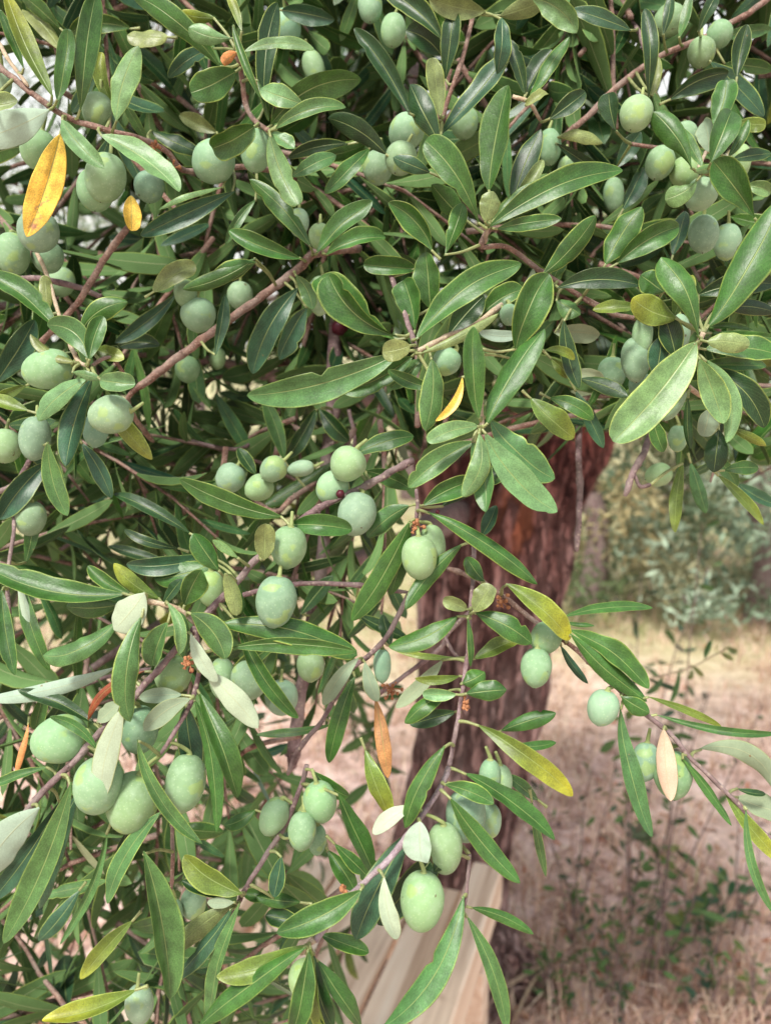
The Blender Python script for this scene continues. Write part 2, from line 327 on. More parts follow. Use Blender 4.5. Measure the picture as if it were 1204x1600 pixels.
# ------------------------------------------------------------------ leaf mesh
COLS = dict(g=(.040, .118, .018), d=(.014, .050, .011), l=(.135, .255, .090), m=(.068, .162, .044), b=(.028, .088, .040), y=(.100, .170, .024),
            Y=(.86, .56, .09), o=(.62, .28, .10), R=(.24, .06, .025), e=(.190, .240, .080), W=(.42, .53, .39), u=(.27, .35, .23), T=(.58, .44, .33),
            f=(.036, .104, .028))
EDGE = np.array((.46, .56, .12)); UNDER = np.array((.14, .225, .085))
UND_F = np.array((.105, .195, .065))
def leaf(acc, B, T, Nrm, hw, bend=np.zeros(3), shape='', typ='g', fold=.0, rows=16, hi=True, jit=.12, wav=0., col=None, edge=1., flip=False, yel=None, us=None, scar=False, rows_=None):
    if rows_: rows = rows_
    B = np.asarray(B, float); T = np.asarray(T, float); ax = T - B; L = np.linalg.norm(ax)
    if shape == 's': a, b_, p = 1.25, .48, None
    elif shape == 'n': a, b_, p = .75, .72, None
    elif shape == 'r': a, b_, p = .62, .42, None
    else: a, b_, p = .88, .66, None
    pk = a / (a + b_); nf = pk ** a * (1 - pk) ** b_
    if us is None: us = np.array([-1, -.955, -.87, -.5, 0, .5, .87, .955, 1]) if hi else np.array([-1, -.88, 0, .88, 1])
    s = np.linspace(0, 1, rows + 1); t = .5 - .5 * np.cos(math.pi * s); t = .35 * s + .65 * t
    f = (np.clip(t, 0, 1) ** a) * (np.clip(1 - t, 0, 1) ** b_) / nf
    f[0] = .06; f[-1] = .015
    f = np.maximum(f, .06 * (t < .5))
    P = B + np.outer(t, ax) + np.outer(4 * t * (1 - t), bend)
    if wav: P = P + np.outer(np.sin(t * 7 + wav * 99) * wav * L * t * (1 - t) * 2, Nrm)
    Tn = np.gradient(P, axis=0); Tn /= np.linalg.norm(Tn, axis=1)[:, None]
    S = np.cross(Tn, Nrm); S /= (np.linalg.norm(S, axis=1)[:, None] + 1e-9); NN = np.cross(S, Tn)
    if hi:   # twist about the axis and an uneven outline
        tw_ = random.uniform(-.5, .5) * (t - .3); S, NN = S * np.cos(tw_)[:, None] + NN * np.sin(tw_)[:, None], NN * np.cos(tw_)[:, None] - S * np.sin(tw_)[:, None]
        q_ = random.uniform(0, 99)
        wl = 1 + .09 * np.array([mnoise.noise(Vector((q_, k_ * 4.5, 0))) for k_ in t]); wr = 1 + .09 * np.array([mnoise.noise(Vector((q_, k_ * 4.5, 9))) for k_ in t])
        eh = .10 * np.array([[mnoise.noise(Vector((q_, k_ * 5, sd_ * 5.))) for sd_ in (0, 1)] for k_ in t])
        for w_ in (wl, wr):
            if typ in 'gmldb' and L > .03 and random.random() < .14: w_ *= 1 - random.uniform(.15, .5) * np.exp(-((t - random.uniform(.3, .9)) / random.uniform(.02, .05)) ** 2)
            if random.random() < .3: w_ *= random.uniform(.76, .92)
    nu = len(us); th = min(.00022, hw * .08)
    def grid(side):
        h = fold * np.abs(us) ** 1.4 * hw
        um = us[None, :] * (np.where(us[None, :] < 0, wl[:, None], wr[:, None]) if hi else 1.) * np.ones((len(t), 1))
        if hi: h = h[None, :] + np.where(us[None, :] < 0, eh[:, :1], eh[:, 1:]) * np.abs(us[None, :]) ** 2 * hw * 2.5
        else: h = h[None, :]
        X = P[:, None, :] + S[:, None, :] * (um * (hw * f)[:, None])[..., None] + NN[:, None, :] * (h * f[:, None])[..., None]
        off = side * th * (1 - us ** 2); 
        ch = -.10 * hw * np.exp(-(us / .2) ** 2) * (1 if hi else 0)       # channel at the midrib
        return X + NN[:, None, :] * (off[None, :, None] + (ch[None, :] * f[:, None])[..., None])
    top = grid(1).reshape(-1, 3); bot = grid(-1)[:, 1:-1].reshape(-1, 3)
    base = np.array(COLS[typ] if col is None else col); r = 1 + random.uniform(-jit, jit); hue = random.uniform(-jit, jit) * .6
    base = base * r * np.array((1 + hue, 1, 1 - hue))
    isund = typ in 'WuT'
    nt_ = rows + 1
    ctop = np.tile(base, (nt_ * nu, 1)).reshape(nt_, nu, 3)
    if typ == 'y':
        k = (t ** 2)[:, None, None] * (yel if yel is not None else random.uniform(.1, .5)); ctop = ctop * (1 - k) + np.array((.50, .46, .03)) * k
    if typ == 'Y':
        k = ((1 - t) ** 3)[:, None, None] * .4; ctop = ctop * (1 - k) + np.array((.35, .40, .06)) * k
    ed = EDGE if typ not in 'YoR' else base * .9
    if isund: ed = np.array((.42, .47, .17))
    ctop[:, [0, -1]] = ctop[:, [0, -1]] * (1 - edge) + ed * edge
    if hi: ctop[:, [1, -2]] = ctop[:, [1, -2]] * (1 - edge * .8) + ed * edge * .8
    if scar:
        for i_, q in enumerate(t):
            for j_, u_ in enumerate(us):
                sq = .25 * math.sin(q * 38) + .12 * math.sin(q * 71) - .1
                k1 = max(0, 1 - abs(u_ - sq) / .13) if .58 < q < .86 else 0
                nz = mnoise.noise(Vector((q * 30, u_ * 4, 3))); k2 = min(1, max(0, 1.35 - math.hypot((q - .88) / .05, (u_ + .25) / .55) + nz * .9))
                kk = max(k1 * .75, k2 * .85); ctop[i_, j_] = ctop[i_, j_] * (1 - kk) + np.array((.30, .12, .10)) * kk
    und = (UNDER if hi else UND_F) * r if not isund else np.array(COLS['g'])
    cb = np.tile(und, (nt_ * (nu - 2), 1))
    n0 = nt_ * nu
    uvt = np.array([[(u + 1) / 2, q] for q in t for u in us]); uvb = np.array([[(u + 1) / 2, q] for q in t for u in us[1:-1]])
    fs = []; mi = []
    def bi(i, j): return i * nu + j if j in (0, nu - 1) else n0 + i * (nu - 2) + j - 1
    for i in range(rows):
        for j in range(nu - 1):
            q = (i * nu + j, i * nu + j + 1, (i + 1) * nu + j + 1, (i + 1) * nu + j); fs.append(q); mi.append(1 if isund else 0)
            q = (bi(i, j), bi(i + 1, j), bi(i + 1, j + 1), bi(i, j + 1)); fs.append(q); mi.append(0 if isund else 1)
    acc.add(np.vstack([top, bot]), fs, np.vstack([uvt, uvb]), np.vstack([ctop.reshape(-1, 3), cb]), mi)

# ------------------------------------------------------------------ the olive tree
TREE = at(760, 1500, 1.95); TREE = np.array([TREE[0] - .02, TREE[1] + .12, 0.])
tree = tag(empty('olive_tree', TREE), 'olive tree with reddish leaning trunk, its drooping boughs of green olives filling the view', 'tree')

def limb(acc, pts, seg=40, n=9, lump=.16, col=(.5, .5, .5)):
    """pts: px,py,z,radius px at that depth"""
    P = smooth_poly([at(a, b, c) for a, b, c, d in pts], n); r = smooth_poly([[d / F * c] * 3 for a, b, c, d in pts], n)[:, 0]
    n_ = len(P); T = np.gradient(P, axis=0); T /= np.linalg.norm(T, axis=1)[:, None]; A = nrm(np.cross(T[0], (0, 1, .1))); vs = []; L = 0
    for i in range(n_):
        A = nrm(A - T[i] * (A @ T[i])); B = np.cross(T[i], A)
        if i: L += np.linalg.norm(P[i] - P[i - 1])
        for k in range(seg):
            th = 2 * math.pi * k / seg; c_, s_ = math.cos(th), math.sin(th)
            q = Vector((c_ * 2.2, s_ * 2.2, L * 2.4)); q2 = Vector((c_ * 6 + L * 1.5, s_ * 6, L * 5))
            rr = r[i] * (1 + lump * mnoise.noise(q) + lump * .6 * (abs(mnoise.noise(q2)) * 2 - .5) + (lump * .2 * (1 - 3 * abs(mnoise.noise(Vector((c_ * 13, s_ * 13, L * 7))))) if seg > 35 else 0))
            vs.append(P[i] + (A * c_ + B * s_) * rr)
    f = [(i * seg + k, i * seg + (k + 1) % seg, (i + 1) * seg + (k + 1) % seg, (i + 1) * seg + k) for i in range(n_ - 1) for k in range(seg)]
    f += [tuple(range(seg))[::-1], tuple((n_ - 1) * seg + k for k in range(seg))]
    acc.add(vs, f)
tr = Acc()
limb(tr, [(690, 1600, 2.02, 150), (692, 1490, 2.02, 106), (694, 1380, 2.0, 86), (712, 1250, 1.97, 84), (746, 1120, 1.93, 92), (762, 960, 1.9, 96), (790, 820, 1.9, 108), (845, 700, 1.9, 98)], seg=110, n=26, lump=.2)
limb(tr, [(700, 1400, 2.0, 60), (760, 1490, 2.03, 52), (830, 1560, 1.98, 38), (900, 1610, 1.92, 20)], seg=40, n=14, lump=.3)
limb(tr, [(800, 800, 1.92, 95), (880, 650, 1.92, 88), (960, 530, 1.95, 76), (1060, 430, 2.0, 66), (1180, 330, 2.05, 52), (1330, 180, 2.1, 40)], seg=40)
limb(tr, [(745, 900, 1.92, 70), (690, 700, 1.85, 48), (620, 520, 1.75, 38), (575, 350, 1.65, 32), (575, 200, 1.55, 27), (640, 60, 1.45, 24), (700, -80, 1.4, 22)], seg=28)
trunk = tr.build('trunk', M_TRUNK, tree, origin=TREE)

# twigs: kind, radius px, then px py z triples
TW = '''
r 4.5 -20 88 .45 0 105 .445 35 133 .435 75 165 .43 110 185 .43 165 203 .43 225 218 .44 262 238 .45 285 265 .46 330 265 .47 400 262 .48 470 285 .53 520 340 .6
w 3 -5 60 .44 15 95 .435 45 135 .43
r 4 370 80 .44 378 120 .45 384 165 .455 400 190 .45 422 205 .425
r 3.5 290 345 .5 200 240 .5 150 190 .5
r 5 200 355 .47 165 400 .475 130 460 .48 100 498 .485 60 540 .5
v 4.5 -10 440 .5 60 435 .49 125 450 .485 160 465 .49
v 6 -10 480 .7 90 475 .68 150 495 .68 230 520 .7
r 5.5 -20 530 .6 20 500 .6 80 430 .62
r 6.5 560 388 .54 495 396 .5 460 425 .49 400 470 .485 340 512 .48 300 542 .48 250 580 .48 212 608 .48
r 4 212 608 .48 200 625 .485 215 660 .5 240 690 .53
v 10 545 330 .9 538 400 .68 525 515 .64 520 640 .62 510 720 .62 505 860 .6 490 960 .6 470 1080 .6 455 1200 .6
r 3.5 740 20 .46 722 90 .455 705 140 .455 690 190 .46
v 11 668 70 .95 640 140 .9 600 230 .9 575 300 .95
r 7 480 285 .7 530 310 .7 560 345 .75 640 355 .8
r 4 765 355 .415 752 385 .42 790 385 .43 835 418 .435 870 440 .44 950 487 .44 1000 500 .44
w 3 765 350 .412 760 362 .413 757 380 .42
v 4 608 425 .43 625 470 .415 640 515 .402 650 545 .395
w 4 650 548 .392 680 535 .395 705 522 .40 735 512 .41 790 470 .43
w 4 750 545 .40 751 600 .388 752 660 .375 748 672 .374
w 4 1098 520 .395 1088 542 .396 1078 568 .40 1070 600 .42 1130 640 .5
w 3 1105 272 .425 1092 262 .43 1110 220 .45
r 4.5 1210 -10 .52 1160 25 .5 1100 58 .5 1030 88 .5 960 138 .5 925 175 .5 890 205 .5 860 235 .55
r 4 905 85 .52 960 30 .55
v 3.5 1010 88 .5 985 30 .55 930 15 .55
w 3 137 572 .415 120 560 .42 95 500 .44 72 425 .45 50 380 .47
r 3 137 575 .415 175 560 .42 205 605 .45
v 5.5 645 720 .425 610 738 .42 575 757 .415 530 777 .412 480 807 .408 430 848 .404 395 880 .4 365 915 .397 335 945 .394 305 980 .39 275 1015 .388 240 1055 .386 205 1095 .386 165 1135 .386 125 1180 .386 90 1215 .386 60 1245 .385 30 1285 .383 0 1320 .38 -30 1350 .378
v 3.5 305 975 .39 312 1030 .388 302 1090 .385 272 1145 .385 250 1180 .387
w 3.5 228 938 .378 260 945 .382 285 955 .385 308 978 .39
v 3.5 740 850 .43 738 905 .42 735 950 .405 732 1000 .40 728 1040 .398 722 1080 .392 716 1120 .388 708 1165 .384 700 1200 .38
p 4.5 700 1200 .38 690 1228 .376 665 1265 .372 640 1300 .37 605 1345 .367 575 1372 .365 540 1405 .364 515 1440 .364 492 1472 .364
w 4.5 492 1468 .364 478 1480 .364 470 1490 .366
r 4 700 888 .47 745 905 .44 790 935 .43 830 968 .42 865 990 .41 905 1020 .40 945 1060 .395
v 3.5 945 1060 .395 975 1085 .393 1010 1118 .39 1045 1145 .388 1078 1185 .387 1110 1215 .387 1150 1255 .387 1180 1290 .387 1215 1320 .387
v 3 650 765 .41 652 790 .408 650 815 .406
v 4 380 930 .45 410 922 .45 470 912 .45 560 914 .45 635 925 .46
v 4 640 925 .46 610 985 .45 575 1025 .44 550 1045 .44 530 1080 .45 500 1130 .45 470 1165 .45 450 1210 .46
v 3.5 590 1085 .5 640 1050 .5 690 1010 .49 700 990 .49 740 950 .48
v 3 690 985 .49 705 1015 .485 722 1035 .48
v 4 480 1195 .43 466 1240 .43 445 1290 .43 420 1330 .425 395 1370 .42 378 1400 .42 360 1440 .42
r 3 268 1260 .45 270 1320 .45 268 1390 .45
v 3 733 1335 .39 730 1375 .38 725 1412 .375 720 1435 .374
v 5 905 640 .6 903 700 .58 905 780 .57 900 862 .56
v 5 1025 640 .5 1008 700 .48 990 735 .46 975 775 .46
v 3 990 742 .46 1000 760 .46 1016 757 .46
v 3 15 960 .44 12 900 .44 22 830 .45 25 760 .47
v 4 -20 775 .5 25 755 .5 50 715 .5
v 3 60 880 .8 140 830 .75 190 790 .7 240 740 .7
v 3.5 -20 1180 .6 60 1110 .6 160 1060 .6 280 1040 .62
r 4 360 1190 .55 400 1165 .55 470 1150 .58
r 4 395 780 .6 430 800 .55 460 775 .55 520 740 .6
v 3 300 690 .6 365 702 .58 400 690 .6
v 3 545 640 .6 552 700 .6 500 700 .62
w 3 800 150 .45 825 160 .45 845 190 .46
w 1.2 985 1070 1.1 1035 1055 1.1 1080 1042 1.1 1140 1010 1.12
r 3 985 225 .47 1025 230 .46 1080 235 .46
'''
twigs = []
for ln in TW.strip().splitlines():
    a = ln.split(); k = a[0]; r = float(a[1]); v_ = np.array([float(x) for x in a[2:]]).reshape(-1, 3)
    P = smooth_poly([at(*q) for q in v_], 6); twigs.append(dict(k=k, r=r, P=P, px=np.array([proj(p) for p in P]), leaves=[], olives=[]))

# leaves traced from the photograph: base x y, tip x y, width px, depth m, kind(+shape), in-plane curve %, roll deg
LV = '''
83 152 8 -15 32 .42 y 3
38 108 0 15 15 .43 g
90 157 106 45 30 .418 gr
126 172 152 -15 38 .425 g -4
177 165 160 82 26 .44 y 8
182 190 217 72 42 .418 l 6
97 82 35 15 30 .5 e -8
95 45 30 -12 25 .5 g
77 172 -35 218 56 .42 W 8
-18 165 28 157 34 .41 e
94 210 42 370 50 .412 Yn 3
97 187 163 263 36 .41 l -5
157 211 280 300 42 .408 l 8
205 306 206 361 28 .43 Yr
42 228 -30 250 32 .45 g
345 106 205 -8 34 .44 g -4
378 50 352 -22 16 .43 y
335 28 282 20 20 .44 yr 6
364 60 295 43 30 .425 ls 10
262 58 199 55 34 .46 er
205 45 110 52 30 .52 g
335 75 263 122 28 .5 b
368 112 298 145 46 .43 gr 6
370 82 348 100 18 .42 or
364 38 408 155 14 .42 gn -3
397 198 332 232 40 .41 gr 10
235 203 313 240 28 .5 d
340 207 280 180 26 .5 e
366 299 220 368 30 .46 b 4
350 292 248 328 10 .455 l
400 312 352 382 18 .45 m
470 404 358 360 28 .435 g 7
412 172 434 5 36 .45 d 2
380 82 491 78 20 .42 l 12
440 16 522 32 32 .5 bn
474 163 408 138 36 .42 l 8
422 196 564 125 48 .43 g 7
430 202 540 168 26 .412 m 5
422 212 466 320 40 .41 lr -5
422 206 460 232 24 .425 l
402 125 420 190 10 .425 g
640 180 553 44 32 .43 d -4
685 222 640 132 42 .432 d 4
690 62 600 -15 42 .47 d -4
690 88 634 48 38 .48 d -6
695 126 709 17 32 .46 d
687 182 675 90 31 .44 er
687 212 800 75 34 .46 b -3
758 18 670 -2 34 .45 e
780 25 860 -5 30 .45 e
783 28 776 116 32 .44 b
604 242 512 185 34 .45 d -4
577 232 507 302 34 .45 g 5
455 277 525 243 28 .44 m
545 225 450 247 22 .5 d
672 270 614 246 26 .42 b 5
748 350 664 220 52 .41 gs -4
763 300 793 133 50 .41 g 3
757 346 770 299 36 .40 er
675 392 606 317 38 .41 g -12
694 400 723 318 34 .41 gs
730 346 674 288 34 .43 g
486 386 390 280 34 .43 g -5
494 396 582 314 32 .43 g 4
510 398 602 372 32 .43 g 6
762 356 972 266 48 .41 g 6
775 346 874 292 40 .415 g 6
775 358 877 342 28 .412 g 4
800 322 845 202 38 .42 d 4
800 318 848 250 24 .425 e
848 428 930 337 36 .42 g -5
945 414 1002 323 46 .42 g 4
963 412 1060 354 44 .42 g 5
870 214 941 224 22 .46 e 5
870 225 938 270 24 .47 d
962 206 950 145 34 .43 ds 4
1012 152 1006 14 26 .44 d
1018 150 1026 88 22 .45 e
1045 156 1137 114 34 .45 d 6
1080 264 1020 175 44 .41 gs -3
1098 262 1066 200 20 .418 m
1115 196 1134 125 42 .43 gr
1110 254 1142 174 42 .41 g 3
1136 246 1168 187 18 .42 g
1155 190 1196 194 26 .44 yr
1179 342 1113 251 48 .41 gs -3
1104 512 1218 312 62 .40 g -3
1088 282 1038 312 36 .42 ls 10
1085 268 1116 262 14 .415 lr
1165 290 1205 300 26 .43 l
1106 237 1098 190 30 .44 ur
985 48 893 15 26 .44 b 5
830 -2 900 52 38 .43 l 10
822 146 862 78 32 .45 d 5
826 154 889 58 26 .44 g
820 150 794 62 22 .45 d
858 186 914 144 30 .45 d
822 165 855 147 18 .43 er
1150 122 1166 38 30 .45 d
1108 96 1192 182 30 .48 b 4
1130 100 1205 110 22 .5 g
962 262 1000 206 28 .5 b
972 328 1006 262 30 .49 b
1142 250 1204 240 22 .45 d
1120 60 1205 45 22 .5 m
1035 55 1048 -10 18 .45 d
1090 50 1120 -10 20 .46 d
1060 60 1078 -12 16 .46 g
1050 400 1070 330 26 .5 b
92 516 -25 424 38 .42 g -5
-8 600 55 500 42 .45 b -6
137 560 74 508 42 .41 m -22
118 566 48 522 24 .415 e 10
126 521 200 472 34 .43 g 10
140 562 162 494 30 .41 g 4
146 545 194 562 26 .42 y
157 594 212 600 34 .40 lr
113 582 158 592 16 .405 l
137 592 60 658 38 .41 l -8
145 590 103 728 40 .42 b -6
165 608 238 718 30 .43 y -6
75 690 106 806 34 .42 m -8
128 692 175 778 28 .44 b 5
78 720 0 812 42 .46 b
45 642 -25 622 26 .44 y
42 602 -15 628 18 .445 y
265 640 180 545 12 .6 g
184 543 250 540 26 .52 d 8
275 460 180 535 28 .5 b
336 556 352 460 22 .46 b
240 456 306 414 36 .47 er 5
400 403 286 452 28 .44 g 8
400 410 330 440 30 .44 g
72 488 70 430 24 .44 er
442 808 280 748 36 .41 g 5
400 742 372 700 22 .5 d
618 532 498 434 60 .402 gs 6
619 525 514 430 54 .396 gs 14
650 530 814 412 52 .39 g 10
648 518 630 438 46 .41 gs -4
672 484 664 394 44 .42 g
650 420 568 413 34 .43 gr 3
700 525 756 462 40 .425 d
752 492 818 452 38 .43 g 7
655 553 778 490 18 .382 e -4
640 540 597 550 34 .38 er 6
626 550 386 618 56 .39 m 7
645 556 534 612 42 .398 g 6
660 560 608 606 32 .402 m
680 606 606 578 22 .392 g 6
674 560 664 673 40 .385 m 6
722 588 680 658 15 .386 Y 14
748 655 740 510 34 .37 g 4
760 664 850 514 52 .37 g 5
746 666 667 690 34 .368 lr -6
748 676 722 776 34 .365 l 14
742 690 638 762 38 .378 m -6
737 690 758 800 36 .373 m 8
757 676 870 800 54 .37 l -8
765 655 866 748 50 .38 m -8
690 792 782 738 36 .42 d 8
660 790 746 750 38 .41 g 6
760 758 782 728 30 .42 g
553 712 646 682 36 .44 g 6
570 736 641 764 26 .425 g 6
640 790 574 840 36 .41 m -6
466 450 395 584 42 .47 b -6
480 480 436 562 34 .475 b -4
462 430 488 484 28 .46 m 10
492 640 448 716 28 .56 d 6
500 636 450 718 18 .57 g
500 640 545 690 30 .56 d
445 722 412 622 28 .56 g -4
805 548 857 428 52 .40 g 6
870 450 999 446 36 .42 d 8
995 478 925 484 22 .41 y 3
1090 526 1032 402 58 .39 gs -3
1056 498 987 466 48 .40 y 6
1052 495 1082 430 30 .41 y
1036 456 1000 430 40 .41 g
1088 462 1212 444 38 .43 d 6
1118 480 1212 488 26 .42 d
1095 512 1176 516 14 .41 g
1108 520 1218 528 16 .405 g
1104 534 1170 540 34 .385 er 4
1100 546 1218 556 44 .40 g 6
1080 572 1196 572 26 .41 g
1086 535 957 690 66 .38 lr 3
1092 560 1130 662 44 .384 l 3
1102 562 1134 692 34 .392 l 16
1110 575 1193 668 40 .40 d 6
1056 560 1038 494 42 .408 d
1022 590 1032 526 36 .412 b
1108 640 1098 682 34 .41 ur
1122 672 1114 738 36 .42 d
1074 620 1078 702 14 .415 d
1018 650 1036 706 26 .42 g
1125 600 1215 642 10 .42 g
1138 668 1196 697 14 .43 y
1130 735 1184 732 26 .44 g 6
1120 742 1192 820 18 .44 y 4
1066 722 1054 832 20 .47 y
1078 722 1102 802 24 .5 m
1110 710 1150 760 24 .5 m
1150 755 1215 790 20 .55 b
880 500 904 607 36 .42 d -4
904 592 981 620 26 .43 d 6
828 622 896 684 40 .42 y -6
858 622 926 656 26 .43 g 6
898 610 942 700 28 .45 b
895 580 943 592 24 .43 u
865 520 936 524 32 .44 u
868 470 906 492 36 .43 m
850 548 897 562 16 .415 y 10
862 440 884 400 20 .44 g
820 520 748 518 24 .405 W 8
806 500 832 420 20 .43 u
860 560 890 590 18 .43 y
800 560 830 600 22 .43 g
196 928 -30 880 42 .385 g 8
205 928 138 884 22 .388 g 6
186 945 104 948 42 .39 g 4
182 972 68 1024 38 .384 mr 12
226 926 178 984 54 .374 W 4
182 1042 -25 1092 28 .39 W 5
222 962 204 1128 38 .372 m -5
250 936 178 880 26 .39 y 6
255 945 285 905 24 .40 d
288 946 315 890 42 .385 g
262 942 280 1022 20 .373 l 16
263 972 238 1040 36 .38 m -4
280 950 288 1028 26 .385 m 6
298 958 352 1030 48 .38 m 10
298 990 340 1066 24 .376 W
320 1048 403 1138 38 .38 W 4
298 1092 226 1142 32 .38 u -8
285 1086 218 1090 24 .385 u
228 1048 138 1126 14 .385 R -14
150 1132 28 1078 22 .392 d -4
152 1172 78 1120 18 .374 g -12
194 1104 158 1252 40 .37 W -6
152 1128 186 1098 26 .384 u
312 1082 372 1246 36 .385 g 6
304 1092 338 1300 26 .382 g 5
290 1102 306 1215 44 .395 b
215 1155 316 1318 24 .372 m -10
28 905 66 1022 16 .41 W
32 902 78 1048 30 .42 g
3 920 24 1055 26 .43 g
40 880 55 790 22 .46 g
342 892 302 833 36 .385 g
372 872 332 844 14 .39 l
352 896 370 962 30 .38 er 4
298 834 178 772 24 .44 d -6
280 857 194 827 16 .46 d 5
332 868 198 882 30 .44 b 5
335 878 242 906 42 .43 g 4
270 880 170 853 18 .5 d
45 1130 24 1212 10 .46 o
70 1080 55 1140 22 .46 g
452 820 550 828 34 .395 g 4
413 874 414 818 34 .38 er
640 814 549 970 38 .40 g 4
640 822 610 930 30 .408 g
722 850 633 952 30 .40 g -5
668 800 839 913 32 .39 g 4
345 975 558 1024 48 .39 gr 8
360 1012 556 1018 30 .386 g 4
372 975 466 1122 26 .395 g -5
715 962 607 1010 36 .40 g 6
742 958 830 1006 38 .40 g 7
740 955 768 914 34 .396 er
728 952 692 937 22 .398 er
756 908 728 870 30 .41 g
730 965 735 1042 11 .395 g
715 1028 617 1016 12 .42 y 4
692 1030 618 1106 24 .41 u
718 1056 648 1060 17 .40 y 5
712 1085 660 1084 20 .39 lr
728 1084 791 1078 34 .388 g 4
722 1068 757 1050 34 .392 g
702 1078 632 1130 32 .40 g -8
740 1030 815 998 26 .42 y 4
712 1112 640 1132 26 .43 d
560 1028 506 1102 24 .43 u -8
570 1035 590 1096 24 .43 u
586 1090 606 1216 24 .44 o
555 1055 514 1192 28 .44 g -3
520 1132 400 1148 14 .46 g 4
790 912 889 1000 38 .392 y 5
880 964 1019 950 18 .40 g 5
880 972 928 978 8 .40 g
889 984 1013 1076 40 .39 g 7
890 990 1010 1096 30 .386 g -3
875 1008 918 1068 16 .42 b
970 1088 1014 1114 30 .388 g
1010 1088 1126 1135 12 .385 y 3
1022 1116 1215 1146 13 .39 g
968 1105 1018 1308 28 .392 m -4
1036 1138 1047 1252 32 .384 T
1064 1184 1142 1290 16 .388 g 3
1092 1170 1215 1240 32 .40 u 22
1150 1232 1195 1240 12 .40 d
1130 1235 1225 1350 26 .39 y
1165 1262 1210 1430 16 .385 m -8
1150 1245 1225 1270 40 .41 u
782 1142 868 1114 28 .42 g 3
800 1164 868 1160 16 .42 g
745 1132 894 1244 40 .382 y 5
752 838 775 790 24 .44 b
112 1222 6 1474 46 .38 m 4
125 1236 62 1420 38 .392 b
62 1262 -35 1385 62 .374 W -5
95 1250 -15 1410 36 .40 b
75 1198 -20 1228 18 .40 m
168 1300 94 1476 16 .39 m 5
252 1268 168 1412 32 .385 m -8
198 1300 185 1360 26 .4 d
224 1330 266 1560 58 .38 m 4
208 1438 126 1530 30 .41 y
214 1546 66 1594 36 .40 y 6
378 1396 288 1336 38 .40 y 6
370 1395 284 1376 26 .41 d
366 1410 324 1410 16 .40 u
362 1414 262 1496 34 .405 e
362 1420 270 1532 30 .40 b
374 1412 324 1595 28 .40 m -3
125 1390 60 1470 30 .5 b
270 1290 350 1300 30 .5 g
565 1390 432 1458 46 .36 g 7
640 1300 556 1468 52 .38 b -4
700 1310 590 1445 44 .392 d
600 1370 622 1466 28 .36 W -6
656 1284 658 1346 46 .358 Wr
642 1258 582 1302 26 .372 W
695 1165 632 1294 36 .37 g -8
702 1246 812 1380 34 .37 g -4
695 1226 771 1256 30 .368 g 4
725 1208 866 1312 38 .38 g 5
702 1335 678 1362 28 .372 d
735 1418 833 1460 20 .378 g 5
724 1400 598 1605 42 .372 m 7
728 1430 792 1610 26 .374 m 5
722 1434 705 1458 24 .37 er
478 1476 338 1526 38 .362 y 10
478 1480 310 1605 40 .358 g -4
482 1486 458 1612 36 .358 g
485 1480 512 1620 28 .36 y
490 1490 520 1605 30 .368 d
495 1500 565 1605 34 .37 g
500 1460 576 1488 26 .38 g 5
528 1240 586 1368 32 .40 g
570 1170 612 1278 34 .405 y
440 1338 428 1402 28 .42 b
522 1318 584 1380 26 .42 g 4
512 1328 554 1392 28 .425 g 5
490 1205 545 1245 24 .42 g
455 1310 480 1250 16 .41 e
400 1265 350 1290 24 .44 g
430 1405 380 1395 22 .43 g
470 1410 400 1400 26 .43 g
830 1250 852 1370 14 .40 m
840 1250 790 1210 20 .41 m
470 1440 415 1430 30 .43 d
170 1375 60 1400 22 .5 m
610 1010 598 960 24 .5 d
470 960 520 900 26 .52 d
560 960 640 1000 26 .52 d
440 1000 360 1060 28 .5 g
420 1060 350 1110 30 .5 g
1035 1058 1008 1085 10 1.1 m
1060 1045 1045 1100 9 1.1 m
1080 1040 1098 1056 9 1.1 e
1080 1045 1075 1062 8 1.1 e
1100 1030 1110 1000 9 1.1 m
1125 1020 1145 1032 10 1.1 e
1135 1012 1150 1020 10 1.1 e
1010 1060 1060 1078 9 1.1 d
1000 1052 985 1070 8 1.1 d
'''
def near_twig(px, py, z):
    best = None
    for i, tw in enumerate(twigs):
        d = np.hypot(tw['px'][:, 0] - px, tw['px'][:, 1] - py) + np.abs(tw['px'][:, 2] - z) * 400
        k = int(d.argmin())
        if best is None or d[k] < best[0]: best = (d[k], i, k)
    return best
def twlist(): 
    return [tuple(x.split()) for x in LV.strip().splitlines()]
recs = []
for a in twlist():
    bx, by, tx, ty, w, z = map(float, a[:6]); typ = a[6][0]; shp = a[6][1:] ; cv = float(a[7]) / 100 if len(a) > 7 else random.uniform(-.04, .04)
    recs.append(dict(b=(bx, by), t=(tx, ty), w=w, z=z, typ=typ, shp=shp, cv=cv, area=w * math.hypot(tx - bx, ty - by)))
